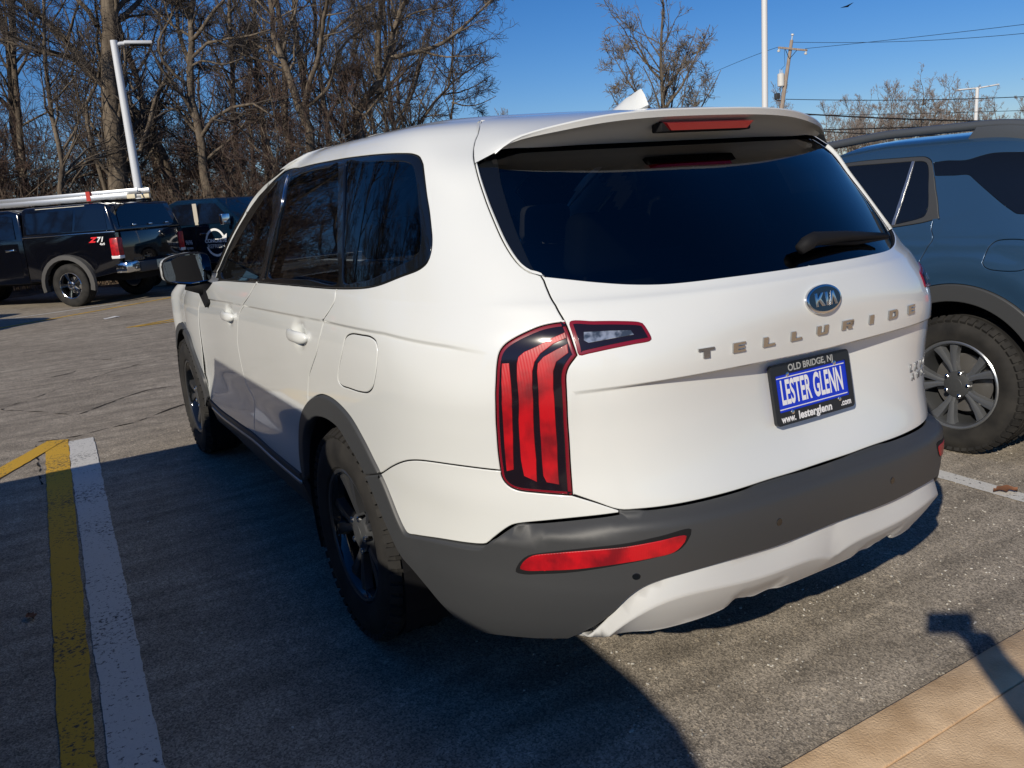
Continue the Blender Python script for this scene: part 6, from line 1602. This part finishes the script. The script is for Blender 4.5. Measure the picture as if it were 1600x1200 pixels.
HL = ['thick tree trunk rising behind the left light pole', 'pale leaning tree slanting up to the left behind the thick trunk', 'slim straight tree at the upper left, left of the thick trunk',
      'thin dark crooked tree just left of the thick trunk', 'forked tree with a twisting left limb, right of the left light pole', 'straight dark tree right of the forked one, above the navy pickup',
      'broad many-limbed tree over the front of the white SUV roof', 'tree with a long limb reaching right over the white SUV roof', 'small slanting tree at the right end of the wood', 'thin upright sapling at the right end of the wood',
      'straight tree just left of the broad many-limbed tree', 'tall tree at the far left edge of the picture']
for i, limbs in enumerate(HERO):
    rng = np.random.default_rng(20+i)
    base = np.array(limbs[0][0][:3]); lm = [[(x-base[0], y-base[1], z, r) for x, y, z, r in lb] for lb in limbs]
    place_tree('bare_tree', tree_mesh('bare_tree', lm, rng, l1=(12, .34), l2=(8, .55), l3=(7, .62), up=.20, trunk_min=.2, twig_r=.0048), HL[i], (base[0], base[1], 0))
# stock of forest trees
def stock_tree(seed, H, lean=.06, **kw):
    rng = np.random.default_rng(seed); n = 7
    tr = [(rng.normal()*lean*i, rng.normal()*lean*i, H*i/(n-1), .0105*H*(1-.80*i/(n-1))) for i in range(n)]; tr[0] = (0, 0, 0, .014*H)
    limbs = [tr]
    for j in range(rng.integers(3, 6)):
        h = rng.uniform(.28, .62); i = h*(n-1); b = np.array(tr[int(i)]); a = rng.uniform(0, 6.28); L_ = H*rng.uniform(.28, .48)
        pts = [(b[0]+math.cos(a)*L_*.42*q**.8, b[1]+math.sin(a)*L_*.42*q**.8, b[2]+L_*.90*q**1.15, b[3]*.62*(1-.75*q)) for q in np.linspace(0, 1, 5)]
        limbs.append(pts)
    return tree_mesh('forest_tree', limbs, rng, **kw)
STOCK = [stock_tree(100+i, 13+1.2*i, l1=(9, .32), l2=(7, .55), l3=(6, .62), twig_r=.0065) for i in range(5)]
BRUSH = [stock_tree(140+i, 4.5+.8*i, lean=.16, l1=(10, .45), l2=(7, .55), l3=(5, .6), twig_r=.006, trunk_min=.05, twig_mat=M_TWIGR) for i in range(3)]
rng = random.Random(42)
NWORDS = ['bare forest tree in the wood at the left, behind the parked pickups']
def cam_az(az, d): a = math.radians(az); return (CAM_POS.x+d*math.sin(a), CAM_POS.y+d*math.cos(a), 0)
GW = 'bare trees of the wood'
def wood_label(kind, az):
    for lim, tx in ((-1.5, ' of the wood, beyond the left edge of the picture'), (2.5, ' of the wood above the cab of the black pickup'), (6, ' of the wood above the bed cap of the black pickup'),
                    (10.5, ' of the wood above the navy pickup'), (16, ' of the wood above the front roof of the white SUV'), (99, ' at the thin right end of the wood')):
        if az < lim: return kind+tx
for i in range(62):
    d = 30+38*rng.random(); az = rng.uniform(-64, 24.5)
    if az > 20 and d < 40: az -= 12
    place_tree('forest_tree', STOCK[rng.randrange(5)], wood_label('bare grey forest tree', az), cam_az(az, d), rng.random()*6.28, rng.uniform(.75, 1.15), GW)
for i in range(150):
    d = 23.5+20*rng.random(); az = rng.uniform(-50, 23.5)
    place_tree('bush', BRUSH[rng.randrange(3)], wood_label('leafless brown bush', az), cam_az(az, d), rng.random()*6.28, rng.uniform(.55, 1.05), 'leafless undergrowth')
# far trees across the road on the right
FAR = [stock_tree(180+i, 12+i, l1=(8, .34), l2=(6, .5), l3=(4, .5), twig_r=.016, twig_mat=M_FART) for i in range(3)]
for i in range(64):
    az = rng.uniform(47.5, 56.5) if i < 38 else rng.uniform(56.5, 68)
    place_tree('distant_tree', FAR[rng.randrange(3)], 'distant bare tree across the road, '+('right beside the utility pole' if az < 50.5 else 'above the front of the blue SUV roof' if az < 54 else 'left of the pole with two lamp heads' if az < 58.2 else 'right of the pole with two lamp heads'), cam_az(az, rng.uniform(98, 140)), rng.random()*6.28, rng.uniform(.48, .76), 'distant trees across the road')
for i in range(9):
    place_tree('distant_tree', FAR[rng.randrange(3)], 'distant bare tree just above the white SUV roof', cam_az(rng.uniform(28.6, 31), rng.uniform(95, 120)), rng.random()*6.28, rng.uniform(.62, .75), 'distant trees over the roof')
# budding street tree behind the roof aerial
rngS = np.random.default_rng(77); H = 8.6
st = [[(0, 0, 0, .13), (0, 0, 2.0, .11), (.03, 0, 4.0, .085), (.0, .05, 6.0, .06), (.08, 0, 7.6, .035), (.1, 0, 9.2, .015)]]
for a, h, L_ in ((.2, 2.0, 4.0), (2.9, 2.1, 3.8), (1.3, 2.3, 3.6), (4.4, 2.2, 3.8), (3.4, 2.9, 4.2), (.6, 3.1, 4.4), (5.6, 2.6, 3.6), (2.0, 3.8, 3.6), (5.0, 4.2, 3.4), (.0, 4.8, 3.0), (3.1, 5.2, 2.6)):
    st.append([(math.cos(a)*L_*.60*q**.85, math.sin(a)*L_*.60*q**.85, h+L_*.78*q**1.2, .055*(1-.8*q)) for q in np.linspace(0, 1, 5)])
place_tree('street_tree', tree_mesh('street_tree', st, rngS, l1=(11, .34), l2=(7, .5), l3=(5, .5), twig_r=.0065, buds=.22, trunk_min=.25, up=.22, twig_mat=M_BUD), 'small budding street tree behind the roof aerial of the white SUV', STREET_LOC, 0, 1.0)
# woodland floor
M_LITTER = mat('leaf_litter', (.11, .075, .045), .95); add_noise_color(M_LITTER, (.06, .042, .028), (.17, .115, .07), 2.5, 8)
V = []; n = 60
for i in range(n+1):
    az = -75+103*i/n
    for d, z in ((22.6+.6*math.sin(i*1.7), .004), (25.5, .25), (40, .5), (75, .8)):
        p = cam_az(az, d); V.append((p[0], p[1], z+(.12*math.sin(i*.9+d) if d > 24 else 0)))
wf = mesh_obj('woodland_floor', V, [(4*i+k, 4*i+k+1, 4*i+k+5, 4*i+k+4) for i in range(n) for k in range(3)], M_LITTER, smooth=True); tag(wf, kind='structure')
# leaf-litter bank: stiff dead stems along the edge of the wood
def stems():
    r = np.random.default_rng(9); n = 15000; az = np.radians(r.uniform(-60, 25, n)); d = 22.9+9*r.random(n)**1.4
    p0 = np.stack([CAM_POS.x+d*np.sin(az), CAM_POS.y+d*np.cos(az), np.zeros(n)], 1); h = r.uniform(.6, 3.4, n)
    dirs = np.stack([r.normal(size=n)*.28, r.normal(size=n)*.28, np.ones(n)], 1); dirs /= np.linalg.norm(dirs, axis=1)[:, None]
    P = np.stack([p0+dirs*(h*q)[:, None]+np.stack([r.normal(size=n)*.10*q, r.normal(size=n)*.10*q, -.18*h*q*q], 1) for q in (0, .35, .7, 1.0)], 1)
    Rr = np.maximum(.011*(1-.6*np.array([0, .35, .7, 1.0]))[None]*r.uniform(.5, 1.3, n)[:, None], .003)
    V, F = tubes_batch(P, Rr, 3)
    me = bpy.data.meshes.new('dead_stems'); me.from_pydata(V.tolist(), [], F.tolist()); me.update(); m = mat('dead_stem', (.15, .105, .07), .9); me.materials.append(m)
    tag(link(bpy.data.objects.new('dead_stems', me)), 'thicket of dead brown stems along the edge of the wood', 'undergrowth', kind='stuff')
stems()

WIRES = [('upper overhead wire running right from the utility pole top', [[43.99, 36.13, 9.08], [45.35, 29.39, 8.56], [46.06, 22.34, 8.05]], 0.014),
 ('second overhead wire running right from the utility pole top', [[43.43, 36.78, 9.57], [45.35, 29.38, 8.35], [46.08, 22.31, 7.59]], 0.014),
 ('overhead wire running left from the utility pole top', [[42.97, 37.31, 9.38], [42.54, 40.69, 8.94], [42.44, 46.34, 8.07]], 0.014),
 ('thin overhead cable above the thick ones at the right', [[43.23, 37.02, 6.11], [45.41, 29.3, 5.07], [46.16, 22.15, 4.39]], 0.022),
 ('thick black overhead cable, topmost of the thick ones', [[43.15, 37.11, 5.28], [45.62, 28.98, 3.92], [46.33, 21.82, 3.06]], 0.045),
 ('thick black overhead cable, second of the thick ones', [[43.15, 37.11, 4.16], [45.34, 29.4, 3.53], [46.33, 21.82, 3.03]], 0.038),
 ('thick black overhead cable, lowest of the thick ones', [[43.15, 37.11, 4.32], [45.09, 29.76, 3.13], [46.34, 21.79, 2.45]], 0.032),
 ('thin overhead wire between the thick cables', [[43.15, 37.11, 5.12], [44.83, 30.13, 4.38], [46.31, 21.86, 3.65]], 0.015)]
BIRD = (57.39, 43.42, 13.69)

# ---------------------------------------------------------------- light poles, utility pole, wires
M_POLE = mat('pole_white', (.66, .66, .65), .45); M_POLEG = mat('pole_grey', (.62, .64, .66), .45)
M_WOOD = mat('pole_timber', (.30, .24, .19), .85); add_noise_color(M_WOOD, (.24, .19, .15), (.38, .31, .25), 3, 6, stretch=(6, 6, .6))
def light_pole(label, base, H, r0, r1, heads, material):
    t = thing('light_pole', label, 'light pole', base)
    b = tube('base', [(0, 0, 0), (0, 0, .55)], [.26, .24], M_CONC2, t, 20)
    tube('shaft', [(0, 0, .5), (0, 0, H*.5), (0, 0, H)], [r0, (r0+r1)/2, r1], material, t, 14)
    for (a, L_, tilt) in heads:
        d = Vector((math.cos(a), math.sin(a), 0))
        arm = tube('arm', [(0, 0, H-.10), tuple(d*.12+Vector((0, 0, H-.07))), tuple(d*.25+Vector((0, 0, H-.06+tilt*.25)))], .045, material, t, 8)
        bm = bmesh.new(); mt = Matrix.Translation(d*.2+Vector((0, 0, H-.06+tilt*.2))) @ Matrix.Rotation(a, 4, 'Z') @ Matrix.Rotation(-math.atan(tilt), 4, 'Y')
        box_bm(bm, (0, -.16, -.035), (L_, .16, .035), .02, 2, mt); hd = bm_obj('lamp_head', bm, material, t, smooth=True, sharp=40)
        bm = bmesh.new(); box_bm(bm, (.12, -.12, -.046), (L_-.04, .12, -.036), 0, 1, mt); bm_obj('lamp_glass', bm, M_CLAD, hd)
    return t
M_CONC2 = mat('grey_concrete', (.40, .39, .37), .9)
light_pole('white light pole with one flat lamp head, behind the black pickup', (0.95, 18.51, 0), 5.39, .105, .075, [(-.15, .58, 0)], M_POLEG)
light_pole('tall white light pole rising out of the top of the picture', (16.58, 14.31, 0), 9.5, .088, .074, [(.6, .7, 0), (3.74, .7, 0)], M_POLE)
light_pole('white light pole with two upswept lamp heads, above the blue SUV', (49.69, 28.14, 0), 5.62, .12, .10, [(-.52, 1.05, .10), (math.pi-.52, 1.0, -.02)], M_POLE)
def utility_pole():
    base = Vector((42.52, 37.85, 0)); top = Vector((43.46, 36.75, 9.7))
    t = thing('utility_pole', 'leaning timber utility pole with crossarm and transformer, right of the tall light pole', 'utility pole', base)
    d = top-base; loc = lambda z: d*(z/9.7)
    tube('shaft', [tuple(loc(z)) for z in (0, 3, 6, 9.7)], [.16, .145, .13, .105], M_WOOD, t, 12)
    r = Vector((math.cos(math.radians(-30)), math.sin(math.radians(-30)), 0)); ax = (r+Vector((0, 0, -.16))).normalized()
    c = loc(9.15); n = ax.cross(Vector((0, 0, 1))).normalized()
    mt = Matrix((ax, n, ax.cross(n))).transposed().to_4x4(); mt.translation = c
    bm = bmesh.new(); box_bm(bm, (-.85, .10, -.06), (1.05, .20, .06), .01, 1, mt); bm_obj('crossarm', bm, M_WOOD, t)
    for x in (-.78, .98):
        tube('insulator', [tuple(mt @ Vector((x, .15, .06))), tuple(mt @ Vector((x, .15, .14))), tuple(mt @ Vector((x, .15, .16))), tuple(mt @ Vector((x, .15, .26)))], [.035, .035, .10, .08], M_CREAM2, t, 10)
    tube('insulator', [tuple(loc(9.7)), tuple(loc(9.95)), tuple(loc(9.97)), tuple(loc(10.06))], [.03, .03, .10, .08], M_CREAM2, t, 10)
    for x in (-.45, .45):
        tube('brace', [tuple(mt @ Vector((x, .16, -.05))), tuple(loc(8.55)+n*.10)], .02, M_BLACK, t, 5)
    q = loc(7.35)-r*.33
    tr_ = tube('transformer', [tuple(q+Vector((0, 0, z))) for z in (-.42, -.40, .34, .40)], [.16, .22, .22, .12], M_CREAM2, t, 18)
    for dx in (-.08, .10): tube('bushing', [tuple(q+Vector((dx, 0, .38))), tuple(q+Vector((dx, 0, .62)))], [.03, .02], M_CREAM2, tr_, 8)
    box('cable_box', tuple(loc(6.35)-r*.42+Vector((-.16, -.12, -.18))), tuple(loc(6.35)-r*.42+Vector((.16, .12, .18))), M_CLAD, t, bevel=.02)
    tube('bracket', [tuple(loc(6.0)), tuple(loc(6.0)-r*.5+Vector((0, 0, .15)))], .03, M_BLACK, t, 6)
    tube('cable_drop', [tuple(mt @ Vector((-.45, .12, -.1))), tuple(loc(8.2)-r*.20), tuple(q+Vector((0, 0, .6)))], .012, M_BLACK, t, 5)
    return base, loc, mt
M_CREAM2 = mat('grey_porcelain', (.62, .61, .57), .5)
UB, UL, UM = utility_pole()
def wire(label, pts, r):
    """hanging wire through three points"""
    a, m_, b = [np.array(p) for p in pts]; t = np.linspace(0, 1, 40)[:, None]
    P = (1-t)*(1-2*t)*a+4*t*(1-t)*m_+t*(2*t-1)*b
    V, F = tube_arrays(P, r, 5); o = mesh_obj('overhead_wire', V, F, M_BLACK, None, smooth=True); tag(o, label, 'wire', 'overhead wires')
for lb, pts, r in WIRES: wire(lb, pts, r)
# a bird high over the right
def bird():
    bm = bmesh.new(); V = [(0, -.22, 0), (0, .25, 0), (-.55, .02, .10), (-.30, .10, .07), (.55, .02, .10), (.30, .10, .07), (0, 0, -.06), (0, 0, .05)]
    v = [bm.verts.new(p) for p in V]
    for f in ((0, 6, 3), (6, 1, 3), (0, 3, 7), (3, 1, 7), (3, 6, 2), (3, 2, 7), (0, 5, 6), (6, 5, 1), (0, 7, 5), (5, 7, 1), (5, 4, 6), (5, 7, 4)): bm.faces.new([v[i] for i in f])
    o = bm_obj('bird', bm, M_BLACK); o.location = BIRD; o.rotation_euler = (.1, .2, 1.9); tag(o, 'small dark bird in the sky above the utility pole', 'bird')
bird()

# ---------------------------------------------------------------- the photographer (behind the camera; arm and phone cast the shadow at the lower right)
def skin_mesh(name, joints, edges, material, parent, sub=2, root=0):
    me = bpy.data.meshes.new(name); me.from_pydata([tuple(j[0]) for j in joints], edges, []); me.update()
    o = bpy.data.objects.new(name, me); COL.objects.link(o)
    o.modifiers.new('skin', 'SKIN'); o.modifiers.new('sub', 'SUBSURF').levels = sub
    sv = me.skin_vertices[0].data
    for i, j in enumerate(joints):
        r = j[1]; sv[i].radius = r if isinstance(r, tuple) else (r, r); sv[i].use_root = (i == root)
    dg = bpy.context.evaluated_depsgraph_get(); m2 = bpy.data.meshes.new_from_object(o.evaluated_get(dg))
    bpy.data.objects.remove(o); m2.materials.clear(); m2.materials.append(material); m2.shade_smooth(); m2.name = name
    return link(bpy.data.objects.new(name, m2), parent)
def photographer():
    r, u, f = cr, cu, cf_; fh = Vector((f.x, f.y, 0)).normalized(); rh = Vector((fh.y, -fh.x, 0))
    C0 = CAM_POS; B = Vector((C0.x, C0.y, KH))-fh*.46+rh*.30
    P = lambda a, b, z: B+rh*a+fh*b+Vector((0, 0, z))
    t = thing('person', 'person in dark jacket and jeans holding up a phone, just behind the camera', 'person', (0, 0, 0))
    M_SKIN = mat('skin', (.45, .27, .19), .55); M_JKT = mat('dark_jacket', (.02, .022, .03), .8); M_JEAN = mat('jeans', (.03, .045, .09), .85); M_HAIR = mat('hair', (.02, .014, .01), .6)
    hand = C0+r*.098-u*.020-f*.030
    wrist = C0+r*.105-u*.085-f*.075; elbow = C0+r*.20-u*.275-f*.27
    J = [(P(0, 0, .95), (.15, .11)), (P(0, 0, 1.12), (.14, .10)), (P(0, 0, 1.32), (.165, .11)), (P(0, -.01, 1.43), (.08, .075)), (P(0, 0, 1.49), (.058, .058)),
         (P(0, .01, 1.58), (.075, .09)), (P(0, .01, 1.68), (.072, .085)),
         (P(.19, -.01, 1.38), .062), (elbow, .068), (wrist, .046),
         (P(-.19, -.01, 1.38), .062), (P(-.25, 0, 1.10), .047), (P(-.25, .06, .86), .032), (P(-.25, .08, .77), (.035, .022)),
         (P(.09, 0, .90), .095), (P(.10, .02, .50), .062), (P(.11, -.02, .09), .045), (P(.12, .12, .035), (.040, .035)),
         (P(-.09, 0, .90), .095), (P(-.10, .02, .50), .062), (P(-.11, -.02, .09), .045), (P(-.12, .12, .035), (.040, .035)), (hand, (.062, .050))]
    E = [(0, 1), (1, 2), (2, 3), (3, 4), (4, 5), (5, 6), (2, 7), (7, 8), (8, 9), (9, 22), (2, 10), (10, 11), (11, 12), (12, 13), (0, 14), (14, 15), (15, 16), (16, 17), (0, 18), (18, 19), (19, 20), (20, 21)]
    body = skin_mesh('body', J, E, M_JKT, t)
    # colour the one body surface: jeans, jacket, skin
    for m_ in (M_JEAN, M_SKIN, M_HAIR): body.data.materials.append(m_)
    for p in body.data.polygons:
        c = p.center; z = c.z-KH
        if z < .93: p.material_index = 1
        if z > 1.47: p.material_index = 2
        if z > 1.66 or (z > 1.52 and (c-B).dot(fh) < -.02): p.material_index = 3
        if (c-C0).length < .13 or (c-P(-.25, .08, .80)).length < .07: p.material_index = 2
    # fingers wrapped round the end of the phone
    for k, (dy, ln) in enumerate(((.030, .062), (.010, .068), (-.010, .064), (-.028, .052))):
        a = hand+u*dy; J2 = [(a, .010), (a+f*.028-r*.010, .0095), (a+f*.034-r*(.020+.1*ln), .009), (a+f*.022-r*(.030+.35*ln), .008)]
        skin_mesh('finger', J2, [(0, 1), (1, 2), (2, 3)], M_SKIN, body, 1)
    J2 = [(hand-u*.030-f*.008, .012), (hand-u*.036-r*.03-f*.012, .011), (hand-u*.020-r*.055-f*.010, .009)]
    skin_mesh('thumb', J2, [(0, 1), (1, 2)], M_SKIN, body, 1)
    # face: nose and ears
    for nm, c, s in (('nose', P(0, .105, 1.60), (.014, .020, .022)), ('ear', P(.078, 0, 1.60), (.010, .020, .030)), ('ear', P(-.078, 0, 1.60), (.010, .020, .030))):
        bm = bmesh.new(); bmesh.ops.create_icosphere(bm, subdivisions=2, radius=1, matrix=Matrix.Translation(c) @ Matrix.Rotation(math.atan2(-fh.x, fh.y), 4, 'Z') @ Matrix.Diagonal((*s, 1))); bm_obj(nm, bm, M_SKIN, body, smooth=True)
    ph = thing('phone', 'black phone held sideways in the photographer\'s hand', 'phone', C0-f*.012)
    mt = Matrix((r, u, f)).transposed().to_4x4()
    bm = bmesh.new(); box_bm(bm, (-.058, -.040, -.009), (.095, .036, 0), .006, 3, mt); case = bm_obj('case', bm, M_BLACK, ph, smooth=True, sharp=40)
    bm = bmesh.new(); box_bm(bm, (-.052, -.034, -.0105), (.089, .030, -.0095), 0, 1, mt); bm_obj('screen', bm, M_GLOSSB, ph)
photographer()
